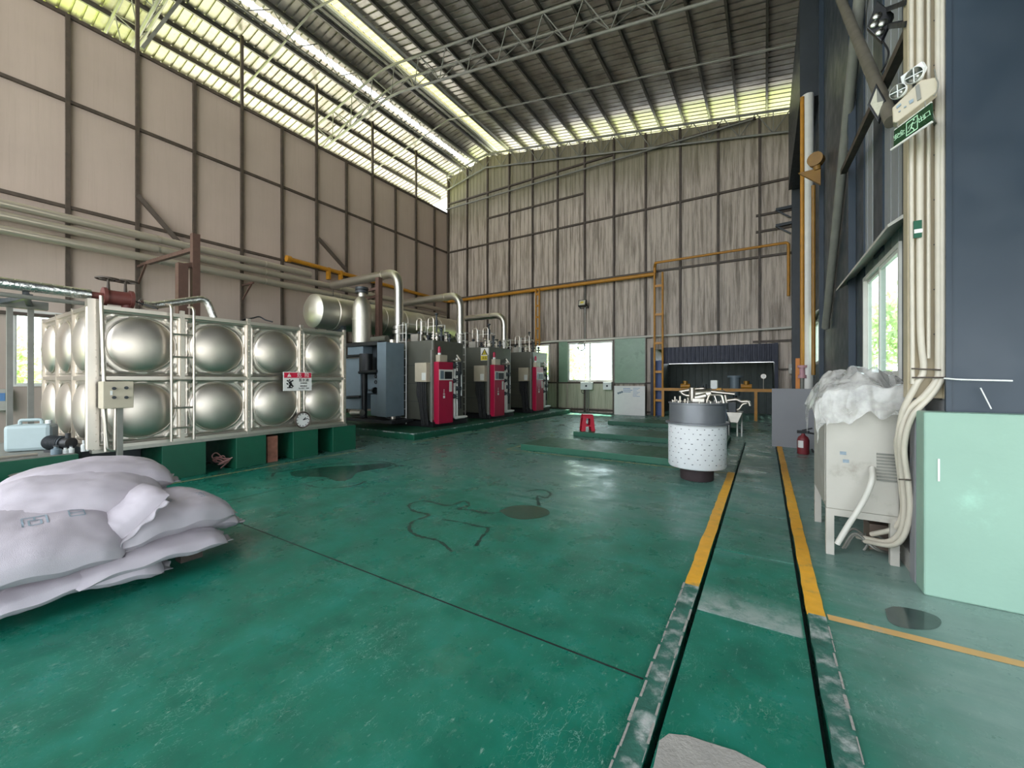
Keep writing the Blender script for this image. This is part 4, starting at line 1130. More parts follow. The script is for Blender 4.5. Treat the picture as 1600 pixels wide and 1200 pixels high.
# green tinted sliding shutter parked over the wall to the right of the window
a, b = pt(961, 528, Y=RF), pt(1008, 598, Y=RF)
sh = thing('green_shutter', 'dull green tinted sheet fixed to the rear wall right of the window', 'panel', ((a.x+b.x)/2, RF, b.z))
MB().box(a.x, b.x, RF-.03, RF-.01, b.z, a.z).build('sheet', M['green_sheet'], sh)
MB().box(a.x, b.x, RF-.05, RF, b.z-.04, b.z).box(a.x, b.x, RF-.05, RF, a.z, a.z+.04).box(a.x-.04, a.x, RF-.05, RF, b.z, a.z).box(b.x, b.x+.04, RF-.05, RF, b.z, a.z).build('frame', M['steel_grey'], sh)
a, b = pt(873.5, 534, Y=RF), pt(887, 597, Y=RF)
tag(MB().box(a.x, b.x, RF-.03, RF-.01, b.z, a.z).build('green_shutter', M['green_sheet']), 'narrow green tinted sheet left of the rear window', 'panel')
# notice board leaning at the wall
a, b = pt(960, 603, Y=RF-.5), pt(1008, 651, Y=RF-.5)
nb = thing('notice_board', 'white notice board with faint blue print standing below the green sheet', 'notice board', ((a.x+b.x)/2, RF-.5, 0))
MB().box(a.x, b.x, RF-.53, RF-.5, 0.0, a.z).build('board', M['sign_white'], nb)
MB().box(a.x, b.x, RF-.5, RF-.46, a.z-.06, a.z).box(a.x, a.x+.05, RF-.5, RF-.46, 0, a.z).box(b.x-.05, b.x, RF-.5, RF-.46, 0, a.z).build('back_frame', M['steel_grey'], nb)
ln = MB(); wB = b.x-a.x
for k in range(3): ln.box(a.x+wB*.3, a.x+wB*(.53, .6, .55)[k], RF-.533, RF-.53, a.z-.13-.07*k, a.z-.105-.07*k)
for k in range(7): ln.box(a.x+wB*.62, a.x+wB*(.84-.05*(k % 3)), RF-.533, RF-.53, a.z-.1-.06*k, a.z-.085-.06*k)
ln.build('printed_lines', M['print_blue'], nb)
pl_ = MB()
for k in range(3): pl_.ball((a.x+wB*(.14+.06*k), RF-.533, a.z-.33+.03*k), .05, 6, (1, .06, 1))
pl_.build('emblem', M['machine_blue'], nb)
# ---- red plastic stool on the second low plinth
sx = pt(917.5, 672.5, Z=.13)
st = thing('plastic_stool', 'red plastic stool standing on the low green plinth', 'stool', (sx.x, sx.y, .13), TH)
MB().box(-.145, .145, -.145, .145, .44, .47).build('seat', M['red_plastic'], st, bevel=.02, local=True)
sk = MB()
for s_ in (-1, 1):
    for ax in (0, 1):
        # flared side with a window cut and an arch between the feet
        def P(u, z, off=0):
            w = .145+(.44-z)*.1
            return (u, s_*w, z) if ax == 0 else (s_*w, u, z)
        wb = lambda z: .145+(.44-z)*.1
        for z0, z1, i0, i1 in ((.0, .13, .085, .07), (.17, .24, .05, .06), (.24, .36, .065, .05)):
            for sd in (-1, 1):
                sk.add([P(sd*i0, z0), P(sd*wb(z0), z0), P(sd*wb(z1), z1), P(sd*i1, z1)], [(0, 1, 2, 3)])
        sk.add([P(-wb(.13), .13), P(wb(.13), .13), P(wb(.17), .17), P(-wb(.17), .17)], [(0, 1, 2, 3)])
        sk.add([P(-wb(.36), .36), P(wb(.36), .36), P(wb(.44), .44), P(-wb(.44), .44)], [(0, 1, 2, 3)])
sk.build('leg_frame', M['red_plastic'], st, local=True, solid=.012)
# ---- low green plinths in front of the booth
for k, (y0, y1, x0, x1, lab) in enumerate(((7.9, 9.2, -4.72, -.95, 'low green plinth nearest the white drum'), (10.6, 12.0, -4.6, -.75, 'middle low green plinth, carrying the red stool'), (14.0, 15.3, -4.75, -.75, 'rearmost low green plinth in front of the booth'))):
    tag(MB().box(x0, x1, y0, y1, 0, .13).build('low_plinth', M['green_paint'], bevel=.008), lab, 'plinth', 'low green plinths')
# ---- booth: recess behind the rear wall in dark blue sheet
bx0, bx1, bz = BOOTH[0], BOOTH[1], BOOTH[3]
BD = 3.2
booth = struct(ribbed(lambda u, v, d: (u, YR+BD-d, v), bx0, bx1, 0, lambda u: bz-.55, [], .3, .06, .03).build('wall_booth', M['booth'], solid=.02))
MB().box(bx0-.05, bx0, YR+.03, YR+BD, 0, bz+.1).build('side_sheet', M['booth'], booth)
MB().box(bx1, bx1+.05, YR+.03, YR+BD, 0, bz+.1).build('side_sheet', M['booth'], booth)
ro = MB()
n = 36
for i in range(n):
    x0 = bx0+(bx1-bx0)*i/n; x1 = bx0+(bx1-bx0)*(i+1)/n
    zz = .05 if i % 2 else 0
    ro.add([(x0, YR+.05, bz+.12+zz), (x1, YR+.05, bz+.12+zz), (x1, YR+BD+.3, bz-.3+zz), (x0, YR+BD+.3, bz-.3+zz)], [(0, 1, 2, 3)])
ro.build('roof_sheet', M['booth'], booth, solid=.02)
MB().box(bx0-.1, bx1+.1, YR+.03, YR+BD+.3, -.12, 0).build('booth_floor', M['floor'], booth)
bl_ = ribbed(lambda u, v, d: (u, YR-.2-d, v), pt(1037, 545, Y=YR-.2).x, bx1, pt(1120, 567, Y=YR-.2).z, lambda u: 3.0, [], .16, .06, .03)
tag(bl_.build('blue_fascia', M['navy'], solid=.015), 'ribbed dark blue sheet hanging across the top of the booth', 'fascia')
a = pt(1023, 560, Y=YR-.22); b = pt(1034, 655, Y=YR-.22)
tag(MB().box(a.x, b.x, YR-.24, YR-.2, 0, a.z-.1).build('blue_sheet', M['navy_light']), 'narrow blue panel behind the yellow pipe frame beside the booth', 'panel')
# booth posts in blue steel
for px_, lab in ((1019, 'blue steel post at the left edge of the booth'), (1213, 'blue steel post at the right edge of the booth')):
    p = pt(px_, 600, Y=YR-.18)
    tag(MB().box(p.x-.06, p.x+.06, YR-.24, YR-.12, 0, 3.02).build('booth_post', M['navy']), lab, 'post')
# yellow guard rail with posts
ra = pt(1022, 608, Y=YR-.6); rb = pt(1208, 607, Y=YR-.6)
gr_ = thing('guard_rail', 'yellow guard rail crossing the booth opening', 'guard rail', ((ra.x+rb.x)/2, YR-.6, 0))
MB().box(ra.x, rb.x, YR-.63, YR-.57, ra.z-.06, ra.z+.06).build('rail', M['yellow'], gr_)
for px_ in (1036, 1181):
    p = pt(px_, 640, Y=YR-.6)
    MB().box(p.x-.05, p.x+.05, YR-.65, YR-.55, 0, ra.z-.06).build('post', M['yellow'], gr_)
# gas valve pieces on the rail
def rail_valve(px_, lab):
    p = pt(px_, 604, Y=YR-.75)
    root = thing('gas_valve', lab, 'valve', (p.x, YR-.6, ra.z+.06))
    z0 = ra.z+.06
    MB().cyl((p.x-.18, YR-.6, z0+.09), (p.x+.18, YR-.6, z0+.09), .09, n=14).build('body', M['yellow'], root)
    MB().cyl((p.x, YR-.6, z0+.15), (p.x, YR-.6, z0+.3), .1, n=14).build('actuator', M['brass'], root)
rail_valve(1070, 'brassy gas valve on the left part of the yellow rail')
rail_valve(1166, 'brassy gas valve on the right part of the yellow rail')
# grey filter column and a pressure gauge on the rail
p = pt(1147, 600, Y=YR-.3)
fc = thing('filter_column', 'blue grey upright filter cylinder with a flange in the booth', 'filter', (p.x, YR+.2, 0))
zt_ = pt(1147, 590, Y=YR+.2).z; zb_ = pt(1147, 618, Y=YR+.2).z
MB().cyl((p.x, YR+.2, zb_), (p.x, YR+.2, zt_), .19, n=20).build('cylinder', M['machine_blue'], fc)
MB().cyl((p.x, YR+.2, zt_), (p.x, YR+.2, zt_+.08), .28, n=20).build('flange', M['machine_blue'], fc)
MB().cyl((p.x, YR+.2, 0), (p.x, YR+.2, zb_), .06, n=12).build('leg', M['machine_dark'], fc)
p = pt(1193, 588, Y=YR-.6)
pg = thing('pressure_gauge', 'small round pressure gauge on a stem above the yellow rail', 'gauge', (p.x, YR-.6, ra.z+.06))
MB().cyl((p.x, YR-.6, ra.z+.06), (p.x, YR-.6, p.z-.08), .015, n=8).build('stem', M['stainless'], pg)
MB().cyl((p.x, YR-.63, p.z), (p.x, YR-.57, p.z), .09, n=18).build('case', M['stainless'], pg)
MB().cyl((p.x, YR-.635, p.z), (p.x, YR-.63, p.z), .075, n=18).build('dial', M['sign_white'], pg)
# pump set standing behind the drum
mc = pt(1150, 662, Z=0.0)
pm_ = thing('filling_machine', 'grey steel machine with a hopper and tube arms behind the white drum', 'machine', (-1.0, 12.8, 0))
MY = 12.8
g = lambda x, y, d=0.0: pt(x, y, Y=MY+d)
MB().box(g(1138, 640).x, g(1151, 640).x, MY-.1, MY+.3, g(1150, 646).z, g(1150, 629).z).build('cabinet', M['machine_dark'], pm_, bevel=.02)
a, b = g(1136, 643), g(1161, 660)
MB().prism([(a.x, MY-.25, a.z), (b.x, MY-.25, a.z), (a.x+.28, MY-.25, b.z), (a.x+.1, MY-.25, b.z)], (0, .6, 0)).build('hopper', M['stainless_dull'], pm_, bevel=.01)
MB().tube(fillet([g(1136, 626), g(1152, 624), g(1157, 628), g(1170, 627), g(1172, 634)], .08), .045, 10).build('tube_arm', M['stainless'], pm_)
MB().tube(fillet([g(1142, 640), g(1155, 641), g(1160, 632), g(1168, 630)], .08), .03, 8).build('tube_arm', M['stainless'], pm_)
for dx in (1139, 1152, 1159): MB().cyl(g(dx, 644, .2), (g(dx, 644, .2).x, MY+.2, 0.0), .02, n=8).build('support', M['white_paint'], pm_)
MB().cyl(g(1133, 641, -.1), (g(1133, 641).x, MY-.1, 0), .07, n=12).build('pipe_leg', M['machine_blue'], pm_)
# pipe assembly behind the drum top: silver tubes, motor, orange valve
pa_ = thing('pump_skid', 'silver pump skid with pipe bends showing above the drum top', 'pump', (-2.0, 13.6, .0))
KY = 13.6
g = lambda x, y, d=0.0: pt(x, y, Y=KY+d)
MB().box(g(1060, 640).x, g(1140, 640).x, KY-.3, KY+.5, 0, .5).build('base_frame', M['machine_dark'], pa_, bevel=.02)
MB().cyl(g(1088, 617), g(1112, 616), .19, n=18).build('motor', M['stainless_dull'], pa_)
MB().tube(fillet([g(1063, 612), g(1080, 609), g(1100, 607), g(1104, 611)], .1), .05, 10).build('pipe', M['stainless'], pa_)
MB().tube(fillet([g(1062, 611), g(1070, 618), g(1084, 619)], .1), .05, 10).build('pipe', M['stainless'], pa_)
MB().tube(fillet([g(1108, 629), g(1111, 613), g(1132, 612), g(1136, 630)], .1), .06, 10).build('pipe_bend', M['stainless'], pa_)
MB().tube(fillet([g(1110, 612, -.1), g(1148, 616, -.1)], .1), .05, 10).build('pipe', M['stainless'], pa_)
MB().cyl(g(1082, 606), (g(1082, 606).x, KY, .5), .1, n=12).build('upright', M['stainless'], pa_)
MB().box(g(1110, 600).x, g(1121, 600).x, KY, KY+.3, g(1110, 608).z, g(1110, 594).z).build('control_head', M['white_plastic'], pa_, bevel=.02)
MB().box(g(1118, 606).x, g(1128, 606).x, KY, KY+.2, g(1118, 612).z, g(1118, 606).z).build('orange_valve', M['brass'], pa_, bevel=.02)
for x, y in ((1098, 602), (1102, 600), (1090, 603), (1106, 601)):
    MB().cyl(g(x, y), g(x, y+12), .03, n=8).build('stem', M['machine_dark'], pa_)
MB().box(g(1088, 625).x, g(1106, 625).x, KY-.35, KY-.31, g(1088, 628).z, g(1088, 621).z).build('name_plate', M['stainless'], pa_)
# right corner: white downpipe, yellow riser, switch box, orange post
dpx = pt(1262, 500, Y=12.4)
o = MB().tube(fillet([(dpx.x, 12.4, 0), (dpx.x, 12.4, 8.66)], .2), .125, 18)
tag(o.build('white_downpipe', M['white_paint']), 'thick white downpipe in the rear right corner', 'pipe')
yx = pt(1253.5, 500, Y=12.3)
yr = thing('gas_riser', 'yellow gas riser beside the thick white downpipe', 'gas pipe', (yx.x, 12.3, 0))
zr = pt(1253, 572, Y=12.3).z
MB().tube([(yx.x, 12.3, zr), (yx.x, 12.3, 8.6)], .045, 12).build('pipe', M['yellow'], yr)
MB().cyl((yx.x, 12.3, zr-.25), (yx.x, 12.3, zr), .06, n=14).cyl((yx.x, 12.3, zr-.04), (yx.x, 12.3, zr+.02), .1, n=14).cyl((yx.x, 12.3, zr-.3), (yx.x, 12.3, zr-.22), .09, n=14).build('meter_valve', M['pink'], yr)
MB().tube([(yx.x, 12.3, 0), (yx.x, 12.3, zr-.25)], .04, 10).build('lower_pipe', M['steel_grey'], yr)
a, b = pt(1243, 560, Y=12.4), pt(1249.5, 560, Y=12.4)
tag(MB().box(a.x, b.x, 12.35, 12.45, 0, a.z).build('orange_post', M['orange']), 'orange square post in the rear right corner', 'post')
a, b = pt(1232, 569, Y=RF), pt(1243, 584, Y=RF)
eb = thing('wall_meter_box', 'small grey meter box on the wall right of the booth', 'switch box', (a.x, RF, b.z))
MB().box(a.x, b.x, RF-.2, RF+.02, b.z, a.z).build('enclosure', M['cab'], eb, bevel=.01)
MB().cyl(((a.x+b.x)/2, RF-.21, (a.z+b.z)/2), ((a.x+b.x)/2, RF-.2, (a.z+b.z)/2), .05, n=12).build('window', M['white_plastic'], eb)
# yellow flanged pipe head on the right wall column
hp = pt(1268, 268, Y=11.2)
yh = thing('yellow_bracket', 'yellow triangular pipe bracket with a round flange high on the right wall', 'bracket', (.95, 11.2, hp.z))
g = lambda x, y: pt(x, y, Y=11.2)
MB().prism([g(1247, 271)-Vector((0, .03, 0)), g(1282, 263)-Vector((0, .03, 0)), g(1282, 289)-Vector((0, .03, 0))], (0, .06, 0)).build('gusset', M['yellow_dull'], yh)
MB().tube([g(1275, 250)-Vector((.03, .08, 0)), g(1275, 250)+Vector((.03, .08, 0))], .15, 20).build('flange', M['yellow_dull'], yh)
MB().tube([g(1275, 250), g(1277, 266)], .07, 12).build('neck', M['yellow_dull'], yh)
yo = pt(1271, 290, Y=11.2)
MB().tube([(yo.x, 11.2, 1.7), (yo.x, 11.2, yo.z)], .04, 12).build('down_pipe', M['yellow_dull'], yh)
# camera bracket high in the rear right corner
for k, (yy, lab) in enumerate(((322, 'upper dark angle bracket in the rear right corner'), (347, 'lower dark angle bracket in the rear right corner'))):
    a, b = pt(1212, yy+6, Y=YR-.2), pt(1241, yy, Y=YR-.2)
    tag(MB().bar(a, b, .1).bar(a+Vector((0, .02, 0)), pt(1236, yy+18, Y=YR-.2), .05).build('angle_bracket', M['machine_dark']), lab, 'bracket')
# grey board leaning in front of the corner
a, b = pt(1206, 607, Y=11.5), pt(1274, 700, Y=11.5)
bd = thing('grey_board', 'large plain grey board standing upright near the right wall', 'board', ((a.x+b.x)/2, 11.5, 0))
MB().box(a.x, 1.08, 11.5, 11.53, 0, a.z).build('panel', M['board'], bd)
MB().box(a.x+.1, a.x+.16, 11.53, 11.6, 0, a.z-.1).box(.95, 1.0, 11.53, 11.6, 0, a.z-.1).build('batten', M['steel_grey'], bd)
# fire extinguisher
ex = pt(1255, 709, Z=0)
fe = thing('fire_extinguisher', 'small dark red fire extinguisher with a black hose by the grey board', 'fire extinguisher', (ex.x, ex.y, 0))
MB().lathe([(.0, 0), (.105, 0), (.11, .02), (.11, .3), (.09, .36), (.04, .4), (.03, .44), (0, .44)], (0, 0, 0), n=22).build('cylinder', M['fire_red'], fe, local=True)
lb = MB()
for i in range(6):
    a0 = -PI/2-TH-.5+.17*i; a1 = a0+.17
    lb.add([(.112*math.cos(a0), .112*math.sin(a0), .14), (.112*math.cos(a1), .112*math.sin(a1), .14), (.112*math.cos(a1), .112*math.sin(a1), .29), (.112*math.cos(a0), .112*math.sin(a0), .29)], [(0, 1, 2, 3)])
lb.build('label_sheet', M['sign_white'], fe, local=True)
MB().box(-.11, .11, -.03, .03, .44, .5).bar((-.02, 0, .5), (.16, 0, .56), .03).build('valve_head', M['black'], fe, local=True)
MB().tube(spline([(.08, 0, .46), (.24, -.02, .42), (.3, -.03, .22), (.2, -.05, .06), (.14, -.04, .12)]), .018, 8).build('hose', M['rubber'], fe, local=True)
# ---- the drum: white perforated ceramic shell under a grey steel head on a dark foot
dc = pt(1090, 744, Z=0); dc = Vector((-.93, 7.1, 0))
dr = thing('burner_drum', 'white perforated drum with a grey steel head on a dark foot', 'drum', (dc.x, dc.y, 0))
MB().lathe([(0, 0), (.24, 0), (.25, .02), (.25, .18), (.23, .2), (0, .2)], n=32).build('foot', M['drum_foot'], dr, local=True)
sh_ = MB().lathe([(0, .2), (.36, .2), (.415, .215), (.43, .24), (.43, .9), (.42, .92)], n=56)
hol = sh_; hol.mi = 1; rr_ = random.Random(5)
for row in range(8):
    z = .3+.077*row
    for k in range(24):
        an = 2*PI*(k+(row % 2)*.5)/24+rr_.uniform(-.03, .03); R0 = .4285; zz = z+rr_.uniform(-.008, .008)
        d = Vector((math.cos(an), math.sin(an), 0)); tq = Vector((-math.sin(an), math.cos(an), 0)); c = d*(R0+.003)+Vector((0, 0, zz))
        w = rr_.uniform(.007, .016)
        hol.add([c-tq*w-Vector((0, 0, .005)), c+tq*w-Vector((0, 0, .005)), c+tq*w*.8+Vector((0, 0, .006)), c-tq*w*.8+Vector((0, 0, .006))], [(0, 1, 2, 3)])
sh_.build('ceramic_shell', [M['drum_white'], M['machine_dark']], dr, local=True)
MB().lathe([(0, .9), (.47, .9), (.47, .925), (.415, .93), (.415, 1.21), (.43, 1.215), (.43, 1.235), (0, 1.235)], n=56).build('steel_head', M['drum_grey'], dr, local=True)
for k in range(14):
    an = 2*PI*k/14
    bb = MB().cyl((.37*math.cos(an), .37*math.sin(an), 1.235), (.37*math.cos(an), .37*math.sin(an), 1.265), .012, n=6)
    bb.build('bolt', M['stainless_dull'], dr, local=True)
tp = MB()
for x, y, h, r in ((-.3, -.18, .09, .012), (-.22, -.2, .1, .016), (-.13, -.28, .06, .012), (-.1, -.22, .08, .01)):
    tp.cyl((x, y, 1.235), (x, y, 1.235+h), r, n=8); tp.cyl((x, y, 1.25), (x, y, 1.262), r*2.2, n=8)
tp.build('nozzle', M['stainless'], dr, local=True)
MB().box(-.06, .13, -.12, .06, 1.235, 1.30).build('connection_box', M['stainless_dull'], dr, bevel=.01, local=True)
MB().cyl((-.02, .0, 1.30), (.14, .0, 1.34), .05, n=14).build('sensor', M['stainless_dull'], dr, local=True)
MB().tube(fillet([(.16, -.1, 1.235), (.19, -.1, 1.36), (.36, -.06, 1.36), (.39, -.06, 1.235)], .04), .016, 8).build('lifting_handle', M['stainless'], dr, local=True)
MB().bar((.26, -.08, 1.36), (.3, -.08, 1.235), .012).build('stay', M['stainless'], dr, local=True)
# ================================================================ right side
# floor strips along the covered channel
def strip(x0, x1, y0, y1, h, name, mat, lab, cat='kerb', grp=None):
    mb = MB(); n = max(4, int((y1-y0)/.12)); r = random.Random(hash((x0, y0)) & 255)
    L, R = [], []
    for i in range(n+1):
        y = y0+(y1-y0)*i/n
        L.append((x0+r.uniform(-.006, .006), y)); R.append((x1+r.uniform(-.003, .003), y))
    for i in range(n):
        a, b, c, d = L[i], R[i], R[i+1], L[i+1]
        mb.add([(*a, h), (*b, h), (*c, h), (*d, h), (*a, 0), (*b, 0), (*c, 0), (*d, 0)], [(0, 1, 2, 3), (0, 4, 5, 1), (2, 6, 7, 3), (0, 3, 7, 4), (1, 5, 6, 2)])
    o = mb.build(name, mat); tag(o, lab, cat, grp); o['kind'] = 'structure'; return o
strip(-.535, -.43, 3.38, 7.85, .012, 'trim_4', M['tape'], None)
strip(.245, .345, 3.4, 11.55, .012, 'trim_5', M['tape'], None)
strip(-.535, -.43, .6, 3.38, .012, 'trim_6', M['kerb_worn'], None)
strip(.245, .345, .6, 3.4, .012, 'trim_7', M['kerb_worn'], None)
strip(-.46, -.435, 7.85, 11.8, .008, 'trim_8', M['kerb_worn'], None)
def line(pts, w, mat, nm):
    mb = MB()
    for (a, b) in zip(pts, pts[1:]):
        a, b = Vector((*a, .002)), Vector((*b, .002)); d = (b-a).normalized(); q = Vector((-d.y, d.x, 0))*w/2
        mb.add([a-q, a+q, b+q, b-q], [(0, 1, 2, 3)])
    o = mb.build(nm, mat); o['kind'] = 'structure'; return o
line([(.36, 3.43), (6.0, 3.5)], .075, M['tape_orange'], 'trim_9')
line([(-4.95, 7.74), (-.55, 7.78)], .05, M['tape_pale'], 'trim_10')
line([(-7.55, 7.3), (-7.55, 17.5)], .05, M['tape_pale'], 'trim_11')
line([(-7.72, 1.0), (-7.72, 6.0)], .05, M['tape_pale'], 'trim_12')
line([(-5.0, 7.74), (-5.0, 8.6)], .05, M['tape_pale'], 'trim_13')
def chipped(x, y0, y1, w, seed, nm):
    r = random.Random(seed); mb = MB(); y = y0
    while y < y1:
        l = r.uniform(.04, .16); a = w*r.uniform(.25, 1.3); o_ = r.uniform(-.006, .006)
        mb.add([(x-a/2+o_, y, .0135), (x+a/2+o_, y, .0135), (x+a*.4+o_, y+l, .0135), (x-a*.6+o_, y+l, .0135)], [(0, 1, 2, 3)])
        y += l+r.uniform(.0, .05)
    o = mb.build(nm, M['concrete']); o['kind'] = 'structure'; return o
chipped(-.533, .9, 3.3, .012, 1, 'trim_14'); chipped(.343, .7, 3.3, .014, 2, 'trim_15'); chipped(-.435, .9, 3.3, .01, 3, 'trim_16')
# torn patch of bare concrete at the channel's near end
cp = [pt(*q, Z=.0).xy for q in ((1018, 1215), (1030, 1160), (1045, 1149), (1075, 1152), (1105, 1162), (1150, 1176), (1195, 1200), (1210, 1216))]
o = MB().prism([(p.x, p.y, .001) for p in cp], (0, 0, .007)).build('broken_concrete', M['concrete'])
tag(o, 'bare patch of broken grey concrete in the covered channel near the camera', 'concrete patch')
# puddles
def puddle(pix, lab, mat, seed=1):
    c = sum((pt(*p, Z=0).xy for p in pix), Vector((0, 0)))/len(pix)
    P = [pt(*p, Z=0) for p in pix]; P = spline(P+[P[0]], 5)
    mb = MB(); mb.add([(p.x, p.y, .0025) for p in P[:-1]], [tuple(range(len(P)-1))])
    o = mb.build('puddle', mat); o.location.z = .0025
    return tag(o, lab, 'puddle')
puddle([(780, 798), (800, 791), (830, 790), (852, 795), (859, 802), (848, 808), (820, 812), (795, 808)], 'dark green oval puddle in the middle of the floor', M['wet'])
puddle([(452, 738), (480, 733), (520, 729), (560, 727), (600, 724), (612, 728), (590, 733), (560, 738), (548, 748), (528, 752), (508, 746), (480, 745), (458, 744)], 'wide wet patch on the floor in front of the tank plinths', M['wet'])
puddle([(1383, 952), (1400, 948), (1440, 955), (1466, 965), (1470, 976), (1455, 984), (1415, 982), (1390, 972)], 'small grey puddle by the orange line near the green plinth', M['wet_grey'])
# irregular water-mark outlines: drawn as thin dried edges on the floor
def stain_line(pix, w, lab):
    P = spline([pt(*p, Z=0) for p in pix], 6); mb = MB(); r = random.Random(3)
    for a, b in zip(P, P[1:]):
        d = (b-a); d.z = 0
        if d.length < 1e-5: continue
        d.normalize(); q = Vector((-d.y, d.x, 0)); wa = w*r.uniform(.3, 1.2)
        mb.add([(a.x-q.x*wa, a.y-q.y*wa, .0016), (a.x+q.x*wa, a.y+q.y*wa, .0016), (b.x+q.x*wa, b.y+q.y*wa, .0016), (b.x-q.x*wa, b.y-q.y*wa, .0016)], [(0, 1, 2, 3)])
    o = mb.build('water_stain', M['stain']); o.location.z = .0016
    return tag(o, lab, 'stain')
stain_line([(706, 862), (685, 845), (655, 838), (640, 828), (645, 815), (670, 805), (645, 798), (640, 788), (665, 783), (700, 790), (725, 783), (733, 790), (715, 795), (735, 797), (760, 802), (785, 800)], .022, 'ragged dark stain outline left of the oval puddle')
stain_line([(690, 812), (720, 816), (745, 822), (763, 826), (752, 840), (744, 853)], .02, 'short dark stain edge below the oval puddle')
stain_line([(822, 768), (845, 765), (860, 771), (853, 778), (840, 775), (842, 790)], .02, 'small curled dark stain above the oval puddle')
stain_line([(425, 745), (432, 738), (470, 732), (520, 725), (560, 722), (600, 722), (620, 728), (605, 733)], .03, 'curved dark stain outline around the wet patch by the tank')
stain_line([(475, 757), (500, 762), (530, 762), (560, 757), (570, 752)], .02, 'short curved stain in front of the wet patch by the tank')
# ---- cream column with conduits
CXL, CXR, CY = 1.03, 1.19, 4.42
colz = pt(1440, 622, Y=CY).z
cl_ = thing('cream_column', 'cream steel column rising beside the doorway, its foot cut above the green plinth', 'column', (1.1, CY, colz))
a = pt(1418, 622, Y=CY); b = pt(1477, 622, Y=CY)
MB().box(a.x, b.x, CY, CY+.12, colz, 6.2).build('shaft', M['column'], cl_, bevel=.004)
a2 = pt(1466, 622, Y=CY-.01)
MB().box(a2.x+.025, b.x, CY-.035, CY-.001, colz, 6.2).build('flange', M['column'], cl_)
rr_ = random.Random(8)
bl2 = MB()
for k in range(9):
    z = colz+.5+.35*k; bl2.cyl((b.x-.06, CY-.003, z), (b.x-.06, CY+.0, z), .006, n=8)
bl2.build('bolt_holes', M['machine_dark'], cl_)
def conduit(path, r, lab, mat='cond', nm='conduit', ties=()):
    root = thing(nm, lab, 'conduit', tuple(path[0]), group='conduits on the cream column')
    MB().tube(path, r, 12).build('pipe', M[mat], root)
    return root
C = lambda x, y, Y=CY-.05: pt(x, y, Y=Y)
c1 = conduit(spline([C(1437.5, -60), C(1437.5, 200), C(1438, 500), C(1443, 575), C(1432, 600), C(1412, 640, 4.4), C(1404, 680, 4.45), C(1402, 700, 4.5), C(1409, 760, 4.6), C(1411, 800, 4.62), C(1398, 825, 4.7), C(1362, 835, 4.85)]), .022, 'thicker cream conduit on the column, swinging left and down to the floor')
c2 = conduit(spline([C(1467, -60), C(1467, 300), C(1467, 560), C(1464, 592), C(1445, 618), C(1420, 642, 4.4), C(1408, 680, 4.42), C(1409, 730, 4.5), C(1414, 790, 4.55), C(1408, 830, 4.6), C(1385, 847, 4.7), C(1340, 838, 4.95)]), .024, 'rightmost conduit on the column, bending in a wide curve towards the floor')
c3 = conduit(spline([C(1473, -60, CY-.06), C(1473, 300, CY-.06), C(1473, 560, CY-.06), C(1471, 592, CY-.06), C(1455, 618, CY-.06), C(1425, 652, 4.35), C(1413, 700, 4.38), C(1420, 760, 4.42), C(1422, 800, 4.45), C(1412, 838, 4.5), C(1392, 852, 4.6), C(1352, 846, 4.85)]), .02, 'slim conduit hugging the rightmost one down to the floor')
c4 = conduit([C(1424, -60), C(1424, 300), C(1426, 600)], .014, 'thin straight conduit on the left edge of the cream column')
c5 = conduit([C(1451, -60), C(1451, 300), C(1451, 560)], .012, 'thin straight conduit between the two thick ones on the column')
for (x0, y0, x1, y1, lab) in ((1424, 576, 1470, 578, 'upper wire tie round the conduits on the column'), (1425, 590, 1478, 590, 'lower wire tie round the conduits on the column'), (1404, 749, 1424, 750, 'dark wire tie round the hanging conduits')):
    dY = -.1 if y0 < 700 else .1
    tag(MB().cyl(C(x0, y0, CY-.085) if y0 < 700 else C(x0, y0, 4.38), C(x1, y1, CY-.085) if y0 < 700 else C(x1, y1, 4.38), .006, n=6).build('wire_tie', M['steel_dark']), lab, 'wire tie')
a, b = C(1428, 345, CY-.09), C(1441, 370, CY-.09)
gt = thing('green_tag', 'green tag with a white label strapped to the conduit', 'tag', ((a.x+b.x)/2, CY-.09, b.z))
MB().box(a.x, b.x, CY-.085, CY-.075, b.z, a.z).build('card', M['green_paint'], gt)
MB().box(a.x+.002, b.x+.003, CY-.09, CY-.086, b.z+.035, b.z+.065).build('label_strip', M['sign_white'], gt)
tag(MB().tube(spline([C(1475, 591, 4.24), C(1500, 593, 4.2), C(1540, 594, 4.2), C(1582, 595, 4.22)]), .006, 6).build('loose_cable', M['white_plastic']), 'thin white cable stretched across the blue wall above the green plinth', 'cable')
tag(MB().cyl(C(1532, 606, 4.25), C(1549, 639, 4.25), .004, n=6).build('white_rod', M['white_plastic']), 'thin white rod leaning on the blue wall above the green plinth', 'rod')
# ---- green plinth of the return wall
gp = MB().box(1.0, 7.0, 4.16, 4.35, 0, 1.36)
o = gp.build('green_plinth', M['green_pale'], bevel=.012); tag(o, 'tall pale green painted plinth beside the doorway', 'plinth')
for px_, y0, y1, w in ((1467, 717, 752, .011),):
    p, q_ = pt(px_, y0, Y=4.155), pt(px_, y1, Y=4.155)
    MB().box(p.x-w/2, p.x+w/2, 4.154, 4.1595, q_.z, p.z).build('paint_scrape', M['sign_white'], o)
MB().box(1.0, 1.02, 4.37, 4.5, 0, 1.3).build('side_board', M['board'], o)
